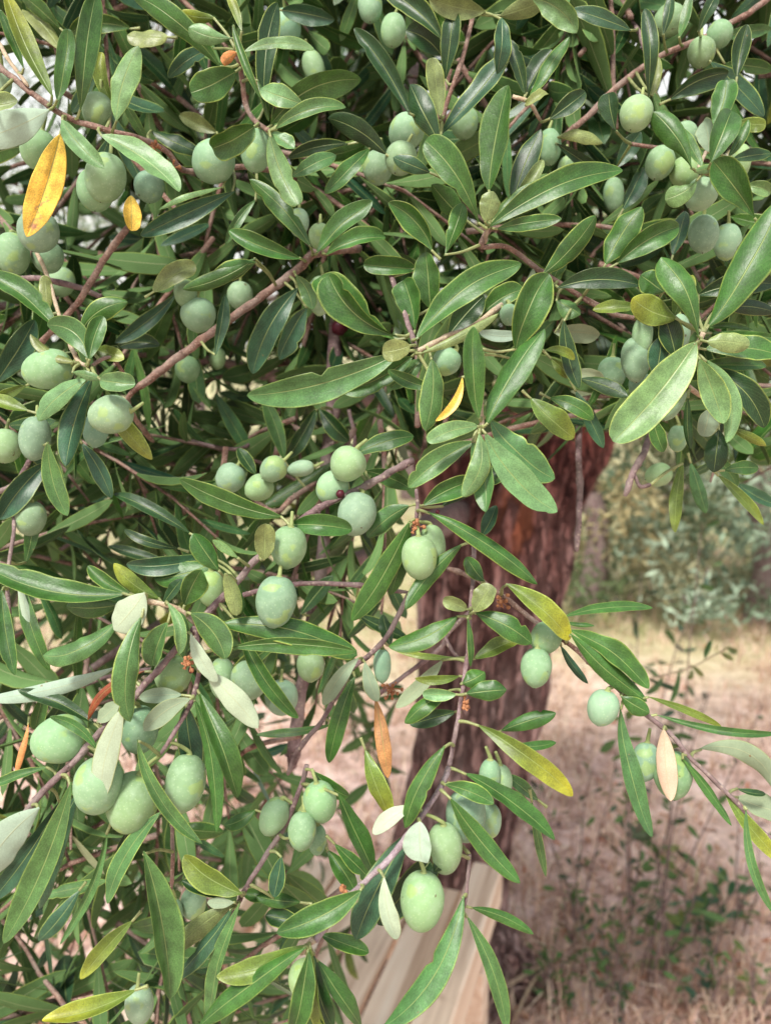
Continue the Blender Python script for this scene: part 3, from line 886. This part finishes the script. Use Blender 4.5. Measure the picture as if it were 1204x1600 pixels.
# the hundred largest in view are parts of their own, the rest goes into the tree's foliage
def inview(r): 
    m = ((r['b'][0] + r['t'][0]) / 2, (r['b'][1] + r['t'][1]) / 2); return 0 < m[0] < 1204 and 0 < m[1] < 1600
special = [r for r in recs if r['typ'] in 'YoR' and inview(r)]
rest = sorted([r for r in recs if r not in special and inview(r)], key=lambda r: -r['area'])[:98 - len(special)]
for r in recs: r['own'] = r in special or r in rest
foliage = Acc()
def build_leaf(acc, r):
    (bx, by), (tx, ty), w, z, typ = r['b'], r['t'], r['w'], r['z'], r['typ']
    Lp = math.hypot(tx - bx, ty - by); L = Lp / F * z
    dz = random.uniform(-.22, .22) * L
    if typ in 'Wu': dz = abs(dz) * .5
    B = at(bx, by, z); T = at(tx, ty, z + dz)
    dx, dy = tx - bx, ty - by; perp = RX * (dy / Lp) - UP * (-dx / Lp)
    perp = RX * (dy / Lp) + UP * (dx / Lp)
    bend = perp * (r['cv'] * L) - FW * (random.uniform(-.05, .15) * L)
    roll = R(random.uniform(-26, 26)); side = nrm(np.cross(T - B, -FW))
    view = nrm(CP - (B + T) / 2)
    nn = nrm(view * math.cos(roll) + side * math.sin(roll) + np.array([0, 0, .12]))
    hw = w / 2 / F * z / math.cos(roll) * .98
    leaf(acc, B, T, nn, hw, bend, r['shp'], typ, fold=random.choice([-.4, -.22, .15, .32, .45, .6]), rows=26, wav=random.uniform(.0, .05), edge=random.choice([.1, .3, .45, .7]), yel=.8 if (bx, by) in ((745, 1132), (214, 1546), (790, 912), (1130, 1235)) else None, **({'us': np.linspace(-1, 1, 29), 'scar': True, 'rows_': 80} if (bx, by) == (94, 210) else {}))
    d, i, k = near_twig(bx, by, z)
    if d < 75: E = twigs[i]['P'][k]
    else: E = B - nrm(T - B) * .006
    Pm = (B + E) / 2 - nrm(T - B) * .001
    tube(acc, smooth_poly([E, Pm, B + (T - B) * .02], 4), [.0010, .0010, .0009, .0009, .0008, .0008, .0007, .0007, .0007][:9], 6, (.30, .33, .14))
    return i
leaf_parent = []
for r in recs:
    if not r['own']: build_leaf(foliage, r)

# sprigs: the stems that carry leaves and olives
sprigs = []
for tw in twigs:
    a = Acc(); n_ = len(tw['P']); rp = tw['r']; z_ = tw['px'][:, 2]
    rad = rp / F * z_ * np.linspace(1.0, .95, n_); rad[-1] *= .6
    Pd = tw['P'].copy()
    jn = np.array([[mnoise.noise(Vector((p * 90).tolist())), mnoise.noise(Vector((p * 90 + 7).tolist())), mnoise.noise(Vector((p * 90 + 13).tolist()))] for p in Pd]) * rad[:, None] * .35
    rad = rad * (1 + .18 * np.array([max(0, mnoise.noise(Vector((p * 160 + 3).tolist()))) for p in Pd]) * 2)
    tube(a, Pd + jn, rad, 10, rough=.25, fr=400)
    # small leaf scars along the stem
    for k in range(2, n_ - 1, 5):
        d = nrm(rng.normal(size=3)); c0 = Pd[k]; rr = rad[k]
        tube(a, [c0 + d * rr * .4, c0 + d * rr * 1.25], [rr * .6, rr * .35], 6)
    sprigs.append(a.build('sprig' if rp < 7 else 'branch', M_TW[tw['k']], tree, origin=tw['P'][0]))

NAMED = {(94, 210): 'hanging yellow leaf with a brown scar near its tip', (205, 306): 'small round yellow leaf', (722, 588): 'curled orange yellow leaf',
         (586, 1090): 'long withered orange leaf', (228, 1048): 'curled red brown dead leaf', (370, 82): 'small orange leaf', (45, 1130): 'thin orange dry leaf',
         (1036, 1138): 'dry beige leaf folded in half', (214, 1546): 'leaf turning yellow and orange', (745, 1132): 'leaf yellowing towards its tip', (77, 172): 'leaf showing its white underside'}
for r in recs:
    if r['own']:
        a = Acc(); i = build_leaf(a, r); B = at(*r['b'], r['z'])
        o = a.build('leaf', LM, sprigs[i], origin=B)
        lb = NAMED.get((int(r['b'][0]), int(r['b'][1])))
        if lb: o['label'] = lb
        elif r['typ'] in 'Wu': o['label'] = 'leaf turned to its pale underside'
        elif r['typ'] == 'y': o['label'] = 'yellow green leaf'

# brown scar on the yellow leaf belongs to its look
# olives: cx cy w h depth  [long-axis tilt deg]  [yellowness]
OL = '''
152 172 46 54 .435 8
60 233 54 60 .445 20
165 278 62 76 .43 12
150 297 58 66 .442 0
333 253 66 66 .455 40
233 292 46 48 .46 0
60 362 64 62 .44 15
20 397 52 66 .46 0
75 402 48 50 .47 0
5 128 26 44 .46 0
400 236 48 68 .44 5
634 207 54 58 .47 30
626 248 50 52 .455 20
590 262 48 52 .5 0
578 10 38 54 .5 0
614 48 40 54 .5 5
725 192 44 50 .52 0
500 370 36 42 .47 0
467 348 32 46 .5 0
418 245 34 50 .5 0
490 106 34 54 .56 -15
445 45 50 56 .56 0
993 178 50 56 .42 20
1030 255 44 54 .445 20
1068 270 44 48 .45 0
1094 304 48 52 .44 40
1070 213 38 46 .46 0
1157 252 30 52 .47 0
1098 366 46 60 .46 5
1135 378 42 56 .48 0
858 230 36 58 .5 0
885 265 28 40 .5 0
1045 32 50 48 .5 50
1095 82 42 46 .485 0
1122 55 40 44 .5 30
958 305 32 56 .55 0
75 577 62 80 .425 78
173 648 60 70 .41 80
55 685 48 70 .44 3
8 697 52 54 .45 0
48 810 48 56 .46 10
150 672 40 56 .46 0
310 492 54 54 .49 0
290 458 36 44 .485 0
293 577 38 42 .55 0
375 462 44 40 .55 0
95 440 46 44 .55 0
360 747 48 46 .5 30
405 762 46 42 .49 60
427 733 40 44 .48 50
470 732 26 42 .5 80
340 560 26 34 .6 0
501 462 42 62 .48 5
697 565 44 46 .405 40
543 725 56 56 .405 30
519 762 50 54 .415 40
557 803 60 70 .408 15
1003 524 32 62 .43 5
992 562 44 72 .432 0
955 584 44 54 .46 0
1046 612 52 94 .43 15
1060 520 34 60 .44 0
1058 685 30 42 .5 0
1028 742 42 36 .52 70
1000 605 36 50 .46 0
795 492 34 30 .42 0
451 855 56 68 .39 8
431 940 64 82 .385 8
655 871 56 70 .4 -3
676 850 40 62 .41 -8
93 1155 74 88 .39 72
153 1228 76 90 .382 12
207 1254 80 96 .39 15
217 1140 60 76 .395 0
270 1055 60 58 .4 0
290 1223 62 88 .39 5
330 920 42 58 .42 0
390 1062 58 62 .47 0
347 1060 40 66 .48 0
485 1040 50 44 .48 0
440 1090 56 52 .52 0
597 1040 28 54 .45 0
500 1253 52 66 .415 -10
472 1298 44 60 .41 5
495 1312 30 50 .425 0
428 1276 44 62 .43 25
659 1408 68 92 .37 3
694 1326 56 84 .378 -3
727 1275 62 84 .386 0
780 1222 40 56 .4 0
766 1282 34 52 .405 0
272 1430 27 50 .46 0
302 1412 40 50 .47 0
218 1570 44 66 .42 0
765 1215 34 60 .395 0
852 997 48 52 .405 30
837 1043 48 62 .4 5
941 1106 48 58 .39 15
1008 1190 42 60 .40 8
1050 1210 60 74 .395 0
480 1530 60 60 .42 0
'''
def olive_obj(cx, cy, w, h, z, tilt, extra):
    c = at(cx, cy, z); a = R(tilt); rx = w / 2 / F * z; rz = max(w, h) / 2 / F * z; rx = min(w, h) / 2 / F * z
    ax = nrm(UP * math.cos(a) + RX * math.sin(a) + FW * random.uniform(-.25, .25))     # towards the stalk
    ux = nrm(np.cross(ax, FW)); uy = np.cross(ax, ux); acc = Acc(); nr, ns = 22, 28; vs = []
    skew = random.uniform(-.08, .08); tip = random.uniform(.01, .045)
    for i in range(nr + 1):
        th = math.pi * i / nr; zc = math.cos(th); rr = math.sin(th) ** .93 * (1 + .07 * zc * (1 if random.random() < 2 else 0))
        zz = zc * rz
        if th > 2.95: zz -= tip * rz
        if th < .35: zz -= (.35 - th) * rz * .18
        for k in range(ns):
            ph = 2 * math.pi * k / ns
            bump_ = 1 + .04 * mnoise.noise(Vector((math.cos(ph) * rr * 1.5 + cx, math.sin(ph) * rr * 1.5, zc * 1.5)))
            vs.append(c + ax * (zz + skew * rz * (1 - zc * zc) * .0) + (ux * math.cos(ph) + uy * math.sin(ph)) * rx * rr * bump_)
    f = [(i * ns + k, (i + 1) * ns + k, (i + 1) * ns + (k + 1) % ns, i * ns + (k + 1) % ns) for i in range(nr) for k in range(ns)]
    base = np.array((.215, .345, .200)) * random.uniform(.78, 1.12) * np.array((random.uniform(.9, 1.08), 1, random.uniform(.8, 1.15)))
    if extra > 0 or random.random() < .12: base = base * .7 + np.array((.28, .42, .12)) * .3
    mi = [0] * len(f)
    acc.add(vs, f, None, base, mi)
    # tip scar
    tp = c - ax * rz * (1.0 + tip); tube(acc, [tp + ax * .0006, tp - ax * .0003], [.0006, .0003], 6, (.05, .03, .02), mi=2)
    # stalk to the nearest stem
    top = c + ax * rz * .93; d, i, k = near_twig(*proj(top)[:2], z)
    E = twigs[i]['P'][k]; dist = np.linalg.norm(E - top)
    if dist > .016: E = top + nrm(nrm(E - top) * .5 + ax * .8 + np.array([0, 0, .3])) * .008; dist = .008
    mid = (top + E) / 2 + ax * min(dist, .02) * .10
    tube(acc, smooth_poly([top - ax * .0006, top + ax * .0015, mid, E], 4), np.linspace(.0012, .0008, 13), 7, mi=1)
    tube(acc, [top - ax * .0004, top + ax * .0008], [.0021, .0014], 10, mi=1)
    return acc.build('olive', [M_OL, M_STALK, M_SCAR], sprigs[i], origin=c)
olist = [tuple(map(float, l.split())) for l in OL.strip().splitlines()]
for q in olist:
    olive_obj(*q[:6], q[6] if len(q) > 6 else 0)

# dark shrivelled buds and dry flower remains
def blob(acc, c, r, n=7, mi=0, col=(.5, .5, .5)):
    vs = []; f = []
    for i in range(n + 1):
        th = math.pi * i / n
        for k in range(n + 2):
            ph = 2 * math.pi * k / (n + 2); d = np.array((math.sin(th) * math.cos(ph), math.sin(th) * math.sin(ph), math.cos(th)))
            vs.append(np.asarray(c) + d * r * (1 + .3 * mnoise.noise(Vector((d * 2 + np.asarray(c) * 50).tolist()))))
    m_ = n + 2
    f = [(i * m_ + k, (i + 1) * m_ + k, (i + 1) * m_ + (k + 1) % m_, i * m_ + (k + 1) % m_) for i in range(n) for k in range(m_)]
    acc.add(vs, f, None, col, mi)
for x, y, z, r in ((532, 772, .405, 7), (299, 1047, .38, 5), (530, 512, .62, 13), (683, 800, .5, 4)):
    a = Acc(); c = at(x, y, z); blob(a, c, r / F * z); o = a.build('bud', M_BERRY, sprigs[near_twig(x, y, z)[1]], origin=c); o['label'] = 'dark red shrivelled bud'
M_DRY = plain('dry_flower_remains', (.34, .15, .07))
for x, y, z, s in ((650, 822, .402, 10), (785, 940, .43, 14), (612, 1075, .47, 18), (295, 1035, .378, 10), (725, 1100, .39, 8), (535, 1390, .37, 5), (270, 262, .45, 14), (240, 230, .44, 10)):
    a = Acc(); c = at(x, y, z)
    for k in range(14):
        d = rng.normal(size=3) * s / F * z * .5; tube(a, smooth_poly([c, c + d * .6, c + d + rng.normal(size=3) * .0008], 2), [.0004] * 5, 5)
        blob(a, c + d, .0006 + random.random() * .0007, 4)
    a.build('dry_flower_stalk', M_DRY, sprigs[near_twig(x, y, z)[1]], origin=c)

# ------------------------------------------------------------------ the mass of foliage behind the nearest sprigs
def allowed(px, py):
    """share of foliage the tree carries in this direction"""
    if py > 900 and px > 640: return .2 if px < 740 and py < 1150 else 0.
    if px > 860 and py > 690: return 0. if px < 1040 or py > 760 else .35
    if px < 95 and 95 < py < 235: return .1
    if px > 640 and py > 730: return .24 if px < 760 else .08
    if py > 1250 and px > 420: return .6 if px < 560 else .16
    if py > 760: return .48 if px < 480 else .38
    if py > 640: return .8
    return 1.
fcols = ['g', 'g', 'f', 'f', 'b', 'b', 'm', 'd', 'd', 'f', 'g', 'm', 'g', 'l', 'f', 'y', 'u']
twigacc = Acc()
def filler_sprig(px, py, z, n):
    start = at(px, py, z); d = nrm(np.array([random.gauss(0, 1), random.gauss(0, .6), random.gauss(-.35, .75)]))
    Ls = random.uniform(.12, .30); P = [start]; dd = d.copy()
    for k in range(6): dd = nrm(dd + np.array([random.gauss(0, .1), random.gauss(0, .1), -.09])); P.append(P[-1] + dd * Ls / 6)
    P = np.array(P)
    for p in P:
        x, y, zz = proj(p)
        if zz < .5: return 0
        a = allowed(x, y)
        if a < .25 and random.random() > a: return 0
    tube(twigacc, P, np.linspace(.0022, .0009, 7), 5)
    A = nrm(np.cross(d, rng.normal(size=3))); cnt = 0
    sub = random.choice(fcols[:9]); node = 0; ang = 0; ncol = max(5, int(Ls / .018))
    for k in range(ncol):
        s = (k + .5) / ncol * 6; i = min(5, int(s)); c = P[i] + (P[i + 1] - P[i]) * (s - i); tg = nrm(P[i + 1] - P[i])
        A = nrm(A - tg * (A @ tg)); Bx = np.cross(tg, A); ang += math.pi / 2 + random.uniform(-.2, .2)
        for sg in (0, math.pi):
            if random.random() < .12: continue
            out = A * math.cos(ang + sg) + Bx * math.sin(ang + sg)
            ld = nrm(tg * random.uniform(.5, 1.1) + out * random.uniform(.5, 1.1) + np.array([0, 0, random.uniform(-.35, .1)]))
            LL = random.uniform(.045, .078) * (1 - .25 * k / ncol); T = c + ld * LL
            x, y, zz = proj(T)
            if zz < .49: continue
            al = allowed(x, y)
            if al < .25 and random.random() > al: continue
            up = nrm(np.cross(np.cross(ld, out + tg * .01), ld)); up = nrm(-np.cross(ld, nrm(np.cross(ld, tg) + 1e-6)) * 1. + np.array([0, 0, .5]) + rng.normal(size=3) * .35)
            up = nrm(up - ld * (up @ ld))
            typ = sub if random.random() < .55 else random.choice(fcols)
            leaf(foliage if zz < 10 else foliage, c, T, up, LL * random.uniform(.07, .135), up * LL * random.uniform(-.04, .10) + np.array([0, 0, -.03]) * LL, random.choice(['', '', 's', 'n']), typ, fold=random.uniform(-.3, .4), rows=7, hi=False, jit=.25, edge=.55)
            cnt += 1
    return cnt
tot = 0; made = 0
while made < 1150:
    u_ = random.random()
    px = random.uniform(-420, 1600); py = random.uniform(-500, 1640); 
    z = .53 + 1.25 * random.random() ** 1.7
    if random.random() > allowed(px, py): continue
    c_ = filler_sprig(px, py, z, 0)
    if c_: made += 1; tot += c_
print('filler leaves', tot, 'own leaves', sum(r['own'] for r in recs), 'traced', len(recs), 'olives', len(olist))
tag(foliage.build('foliage', LM, tree, origin=TREE), kind='stuff')
tag(twigacc.build('twigs', M_TW['r'], tree, origin=TREE), kind='stuff')

# inner boughs running from the fork out to the sprigs
for pts in ([(600, 450, 1.7, 24), (545, 330, 1.2, 16), (500, 290, .9, 12), (440, 285, .7, 8), (300, 270, .6, 5)],
            [(940, 560, 1.9, 30), (900, 430, 1.4, 20), (850, 330, 1.0, 13), (860, 235, .7, 8)],
            [(700, 700, 1.8, 30), (600, 640, 1.3, 18), (480, 600, 1.0, 12), (300, 560, .8, 8), (100, 540, .7, 6)],
            [(1000, 480, 1.95, 26), (1050, 330, 1.4, 16), (1100, 150, 1.0, 10), (1180, 20, .8, 7)],
            [(720, 800, 1.85, 26), (600, 860, 1.3, 16), (450, 900, 1.0, 10), (280, 960, .8, 7), (120, 1060, .7, 5)],
            [(575, 250, 1.55, 22), (420, 140, 1.2, 14), (200, 60, 1.0, 10), (-60, 40, .9, 7)]):
    a = Acc(); limb(a, pts, seg=12, n=8, lump=.2); a.build('bough', M_TW['v'], tree)

# ------------------------------------------------------------------ wooden bench below the tree
def box(acc, c, ex, ey, ez, sx, sy, sz, bev=.004):
    """bevelled box centred c with axes ex,ey,ez"""
    vs = []; 
    prof = [(-1, -1), (1, -1), (1, 1), (-1, 1)]
    hx, hy, hz = sx / 2, sy / 2, sz / 2; b = bev
    ring = [(-hx + b, -hz), (hx - b, -hz), (hx, -hz + b), (hx, hz - b), (hx - b, hz), (-hx + b, hz), (-hx, hz - b), (-hx, -hz + b)]
    ys_ = [(-hy, .8), (-hy + b, 1), (hy - b, 1), (hy, .8)]
    nseg = 8
    for yy, s in ys_:
        for (x, z) in ring:
            xx = x - math.copysign(b, x) * (1 if s < 1 else 0) * .6; zz = z - math.copysign(b, z) * (1 if s < 1 else 0) * .6
            vs.append(np.asarray(c) + ex * xx + ey * yy + ez * zz)
    f = [(i * 8 + k, i * 8 + (k + 1) % 8, (i + 1) * 8 + (k + 1) % 8, (i + 1) * 8 + k) for i in range(3) for k in range(8)]
    f += [tuple(range(8))[::-1], tuple(24 + k for k in range(8))]; acc.add(vs, f)
HB = .42
p1 = on_plane(722, 1600, HB); p2 = on_plane(772, 1440, HB); by_ = nrm(p2 - p1); bx_ = nrm(np.cross(by_, (0, 0, 1))); bz_ = np.array([0, 0, 1.])
far = on_plane(620, 1370, HB); near_l = p1 - by_ * .55; LB = float((far - near_l) @ by_)
def on_b(u, v_, z=0): return near_l + bx_ * u + by_ * v_ + bz_ * z
bench = tag(empty('slatted_bench', (*on_b(-.25, LB / 2)[:2], 0)), 'pale unpainted wooden bench of long planks standing below the hanging branches', 'bench')
brot = math.atan2(by_[1], by_[0]) - math.pi / 2
def bpart(name, c, sx, sy, sz, rx=0.):
    a = Acc(); E = np.eye(3); box(a, (0, 0, 0), E[0], E[1], E[2], sx, sy, sz)
    o = a.build(name, M_WOOD, None, origin=(0, 0, 0), smooth=False); o.parent = bench; o.location = Vector([float(q) for q in c]) - bench.location; o.rotation_euler = (rx, 0, brot); return o
sw = .082
for k in range(4):
    bpart('seat_slat', on_b(-.085 - sw / 2 - k * (sw + .010), LB / 2, -.012), sw, LB, .024)
bpart('side_rail', on_b(-.035, LB / 2, .012), .062, LB + .06, .085)
bpart('side_rail', on_b(-.085 - 4 * (sw + .010) - .04, LB / 2, .012), .062, LB + .06, .085)
for v_ in (.08, LB - .12):
    bpart('cross_beam', on_b(-.085 - 2 * (sw + .010), v_, -.055), 4 * sw + .03, .05, .06)
    for u_ in (-.035, -.085 - 4 * (sw + .010) - .04):
        bpart('leg', on_b(u_, v_, -(HB + .03) / 2 - .0315), .06, .06, HB - .032)

# ------------------------------------------------------------------ dry grass, litter, sticks
def blades(acc, x, y, n, h, spread, cols, wd=.0022, lay=.6):
    for _ in range(n):
        bx, by = x + random.gauss(0, spread), y + random.gauss(0, spread); z0 = gh(bx, by)
        a = random.uniform(0, 6.28); ln = h * random.uniform(.5, 1.2); lean = random.uniform(.1, lay) ; d = np.array((math.cos(a), math.sin(a), 0)); s = np.array((-d[1], d[0], 0)) * wd * random.uniform(.6, 1.5)
        p0 = np.array((bx, by, z0 - .003)); p1_ = p0 + d * ln * lean * .4 + np.array((0, 0, ln * .55)); p2_ = p0 + d * ln * lean + np.array((0, 0, ln * (1 - lean * .6)))
        c = np.array(random.choice(cols)) * random.uniform(.75, 1.2)
        acc.add([p0 - s, p0 + s, p1_ + s * .8, p1_ - s * .8, p2_ + s * .2, p2_ - s * .2], [(0, 1, 2, 3), (3, 2, 4, 5)], None, c)
ga = Acc(); straw = [(.70, .52, .38), (.60, .41, .31), (.74, .60, .46), (.48, .29, .21), (.66, .49, .42)]
for _ in range(4200):
    y = 1.2 + 5.5 * random.random() ** 1.3; x = random.uniform(-.62, .68) * (y + .8)
    k = mnoise.noise(Vector((x * 1.2, y * 1.2, 5)))
    if k < -.15 and random.random() < .8: continue
    blades(ga, x, y, 9, (.06 + .09 * random.random()), .04, straw, lay=1.3)
tag(ga.build('dry_grass', M_STRAW, origin=(0, 2, 0)), 'short dry straw coloured grass over the bare soil', 'grass', kind='stuff')
gb = Acc()
for _ in range(500):
    y = random.uniform(4.4, 8); x = random.uniform(-.3, .75) * y
    blades(gb, x, y, 12, .12, .08, [(.36, .40, .14), (.50, .48, .24), (.24, .32, .10), (.6, .52, .32)], wd=.003, lay=.9)
tag(gb.build('green_grass', M_STRAW, origin=(0, 6, 0)), 'yellow green grass strip at the foot of the far trees', 'grass', kind='stuff')
la = Acc(); lc = [(.38, .20, .12), (.55, .36, .25), (.26, .15, .11), (.70, .56, .43), (.45, .18, .09), (.12, .08, .07), (.62, .46, .36)]
for _ in range(6000):
    y = 1.15 + 4.2 * random.random() ** 1.5; x = random.uniform(-.65, .7) * (y + .5); z0 = gh(x, y) + random.uniform(.004, .012)
    a = random.uniform(0, 6.28); d = nrm((math.cos(a), math.sin(a), random.uniform(-.25, .25))); L_ = random.uniform(.02, .05)
    s = nrm(np.cross(d, (random.gauss(0, .3), random.gauss(0, .3), 1))) * L_ * .14; c0 = np.array((x, y, z0)); up_ = np.array((0, 0, L_ * .08))
    la.add([c0 - d * L_ / 2, c0 - s + up_, c0 + d * L_ / 2, c0 + s + up_], [(0, 1, 2), (0, 2, 3)], None, np.array(random.choice(lc)) * random.uniform(.7, 1.2))
tag(la.build('leaf_litter', M_LITTER, origin=(0, 2, 0)), 'fallen dry brown olive leaves scattered on the soil', 'leaf litter', kind='stuff')

def stick(pts, r, label):
    a = Acc(); P = []
    for (x, y, h) in pts:
        q = on_plane(x, y, h + .01); P.append((q[0], q[1], gh(q[0], q[1]) + h + .008))
    P = smooth_poly(P, 6); tube(a, P, np.linspace(r, r * .5, len(P)), 8, rough=.3, fr=60)
    tag(a.build('fallen_branch', M_TW['w'], origin=P[0]), label, 'branch', 'dead branches on the ground by the trunk')
stick([(700, 1590, .02), (780, 1545, .05), (845, 1512, .04), (880, 1490, .02)], .007, 'dead branch lying from the bench towards the trunk foot, nearest the bench')
stick([(800, 1600, .01), (830, 1540, .04), (868, 1500, .01)], .006, 'short dead stick leaning towards the green weed beside the trunk foot')
stick([(915, 1490, .0), (900, 1455, .06), (912, 1440, .09)], .010, 'upright pale stub of a broken stick right of the trunk foot')

# ------------------------------------------------------------------ thin wild plants on the right
def weed(px, py, hgt, nst, label, leafy=1., ls=.03, cols=((.05, .10, .05), (.09, .13, .06), (.03, .08, .05), (.16, .13, .09)), lean=0., sprd=.06):
    b = on_plane(px, py, 0); b[2] = gh(b[0], b[1]); root = tag(empty('wild_plant', b), label, 'plant', 'thin wild plants on the dry ground')
    fa = Acc()
    for s_ in range(nst):
        a = Acc(); P = [b + np.array((random.gauss(0, sprd * .3), random.gauss(0, sprd * .3), -.01))]; d = nrm(np.array((random.gauss(lean, .18), random.gauss(0, .18), 1)))
        hh = hgt * random.uniform(.65, 1.05)
        for k in range(8): d = nrm(d + rng.normal(size=3) * .07); P.append(P[-1] + d * hh / 8)
        P = np.array(P); tube(a, P, np.linspace(.0028, .001, 9), 6); a.build('stem', M_TW['v'], root, origin=P[0])
        for k in range(int(11 * leafy * hh / .4)):
            s = random.uniform(1., 7.99); i = int(s); c = P[i] + (P[i + 1] - P[i]) * (s - i); o_ = nrm(rng.normal(size=3) * np.array((1, 1, .5)) + np.array((0, 0, .35)))
            st = c + o_ * random.uniform(0, .03); LL = ls * random.uniform(.6, 1.3); up_ = nrm(np.cross(o_, rng.normal(size=3)))
            leaf(fa, st, st + o_ * LL, up_, LL * .2, np.zeros(3), '', 'g', rows=4, hi=False, col=random.choice(cols), jit=.2, edge=.1)
            tube(fa, [c, st], [.0007, .0006], 4, (.1, .08, .04))
    fa.build('leaves', LM, root, origin=b)
weed(985, 1470, 1.12, 4, 'tallest leafy weed with small dark leaves, standing right of the trunk', 1.3, .04)
weed(1010, 1560, 1.15, 3, 'tall thin bare stemmed weed in the middle of the dry ground', .7, .03)
weed(905, 1490, .55, 4, 'sparse weed with tiny leaves nearest the right side of the trunk', 1.3, .028)
weed(870, 1590, .20, 6, 'low bushy green weed at the trunk foot', 2.6, .028, ((.05, .17, .05), (.09, .2, .06)))
weed(955, 1600, .45, 6, 'mid height green weed at the bottom edge between the trunk and the corner', 2.0, .026)
weed(1085, 1480, .17, 4, 'small dark green leafy weed in the right part of the dry ground', 2.8, .045, ((.03, .12, .06), (.05, .15, .07)))
weed(1090, 1590, .25, 5, 'green weed at the bottom edge near the right corner', 2.0, .03)
weed(1175, 1600, .2, 5, 'yellow green weed in the bottom right corner', 1.8, .03, ((.14, .2, .05), (.2, .2, .07)))
weed(1035, 1540, .5, 4, 'yellowish grassy weed left of the dark green leafy weed', 1.2, .05, ((.2, .26, .08), (.12, .22, .07)))
weed(1150, 1470, .45, 4, 'faint brownish weed by the right edge', 1.0, .022, ((.14, .12, .07), (.1, .12, .06)))

# ------------------------------------------------------------------ trees beyond
def far_tree(px, dist, h, rad, label, nl=5200, low=.3, col=((.13, .19, .11), (.17, .23, .15), (.09, .14, .07), (.22, .24, .13)), tl=.0):
    x = (px - W0) / F * dist; b = np.array((x, dist, gh(x, dist))); root = tag(empty('background_tree', b), label, 'tree', 'trees beyond the dry clearing')
    a = Acc(); P = smooth_poly([b + (0, 0, -.1), b + (.05, 0, h * .2), b + (-.1 + tl, .1, h * .42), b + (.1 + tl, 0, h * .62)], 6); tube(a, P, np.linspace(.09, .04, len(P)) * (dist > 6 and 1.5 or 1), 14, rough=.3, fr=6)
    for k in range(6):
        q = P[int(len(P) * random.uniform(.45, .9))]; e = q + np.array((random.gauss(0, 1), random.gauss(0, 1), random.uniform(.2, 1))) * rad * .5
        tube(a, smooth_poly([q, (q + e) / 2 + (0, 0, .12), e], 5), np.linspace(.07, .02, 11), 8, rough=.3, fr=8)
    a.build('trunk', M_TW['v'], root, origin=b)
    cr = Acc(); V = []; Fc = []; Cc = []; n0 = 0
    cl = []
    for k in range(110):
        th = random.uniform(0, 6.28); u = random.random() ** .45; zc = random.uniform(low, 1.)
        r_ = rad * u * math.sqrt(max(.15, 1 - ((zc - .55) / .6) ** 2)); cl.append((b + np.array((math.cos(th) * r_, math.sin(th) * r_, zc * h)), random.uniform(.16, .34) * rad * .75, random.choice(col)))
    for k in range(nl):
        c, r_, cc = random.choice(cl); p = c + rng.normal(size=3) * r_ * .5 * np.array((1, 1, .9)) ; p[2] -= abs(random.gauss(0, .1)) * rad
        if p[2] < b[2] + .12: continue
        d = nrm(rng.normal(size=3) + (0, 0, -.5)); s = nrm(np.cross(d, rng.normal(size=3))); L_ = random.uniform(.045, .10)
        V += [p - d * L_ / 2, p + s * L_ * .15, p + d * L_ / 2, p - s * L_ * .15]; Fc.append((n0, n0 + 1, n0 + 2, n0 + 3)); n0 += 4
        Cc += [np.array(cc) * random.uniform(.7, 1.3)] * 4
    cr.add(V, Fc, None, np.array(Cc)); cr.build('crown', M_FARLEAF, root, origin=b)
far_tree(925, 4.95, 2.8, .95, 'blurred olive tree just right of the trunk with foliage down to the dry grass', 15000, .03, ((.16, .23, .11), (.23, .29, .15), (.10, .14, .06), (.34, .30, .16)))
far_tree(1200, 4.6, 2.4, .95, 'blurred grey green tree at the right edge with foliage touching the grass', 15000, .02, ((.24, .33, .23), (.32, .41, .30), (.16, .23, .14), (.38, .38, .24)))
far_tree(1330, 8.5, 4.6, 1.9, 'tree partly beyond the right edge behind the grey green one', 9000, .06)
far_tree(640, 9.5, 5.5, 2.2, 'far tree hidden behind the main trunk', 12000, .1)
far_tree(300, 8.0, 5.4, 2.1, 'far tree glimpsed through the leaves left of the trunk', 15000, .1)
far_tree(-20, 9.5, 4.6, 2.1, 'far tree glimpsed through the leaves at the left edge', 12000, .1)
far_tree(1060, 9, 4.6, 2.0, 'larger far tree standing behind the two nearest ones on the right', 12000, .06)
for o in bpy.data.objects:
    if o.type == 'MESH': o.data.update()
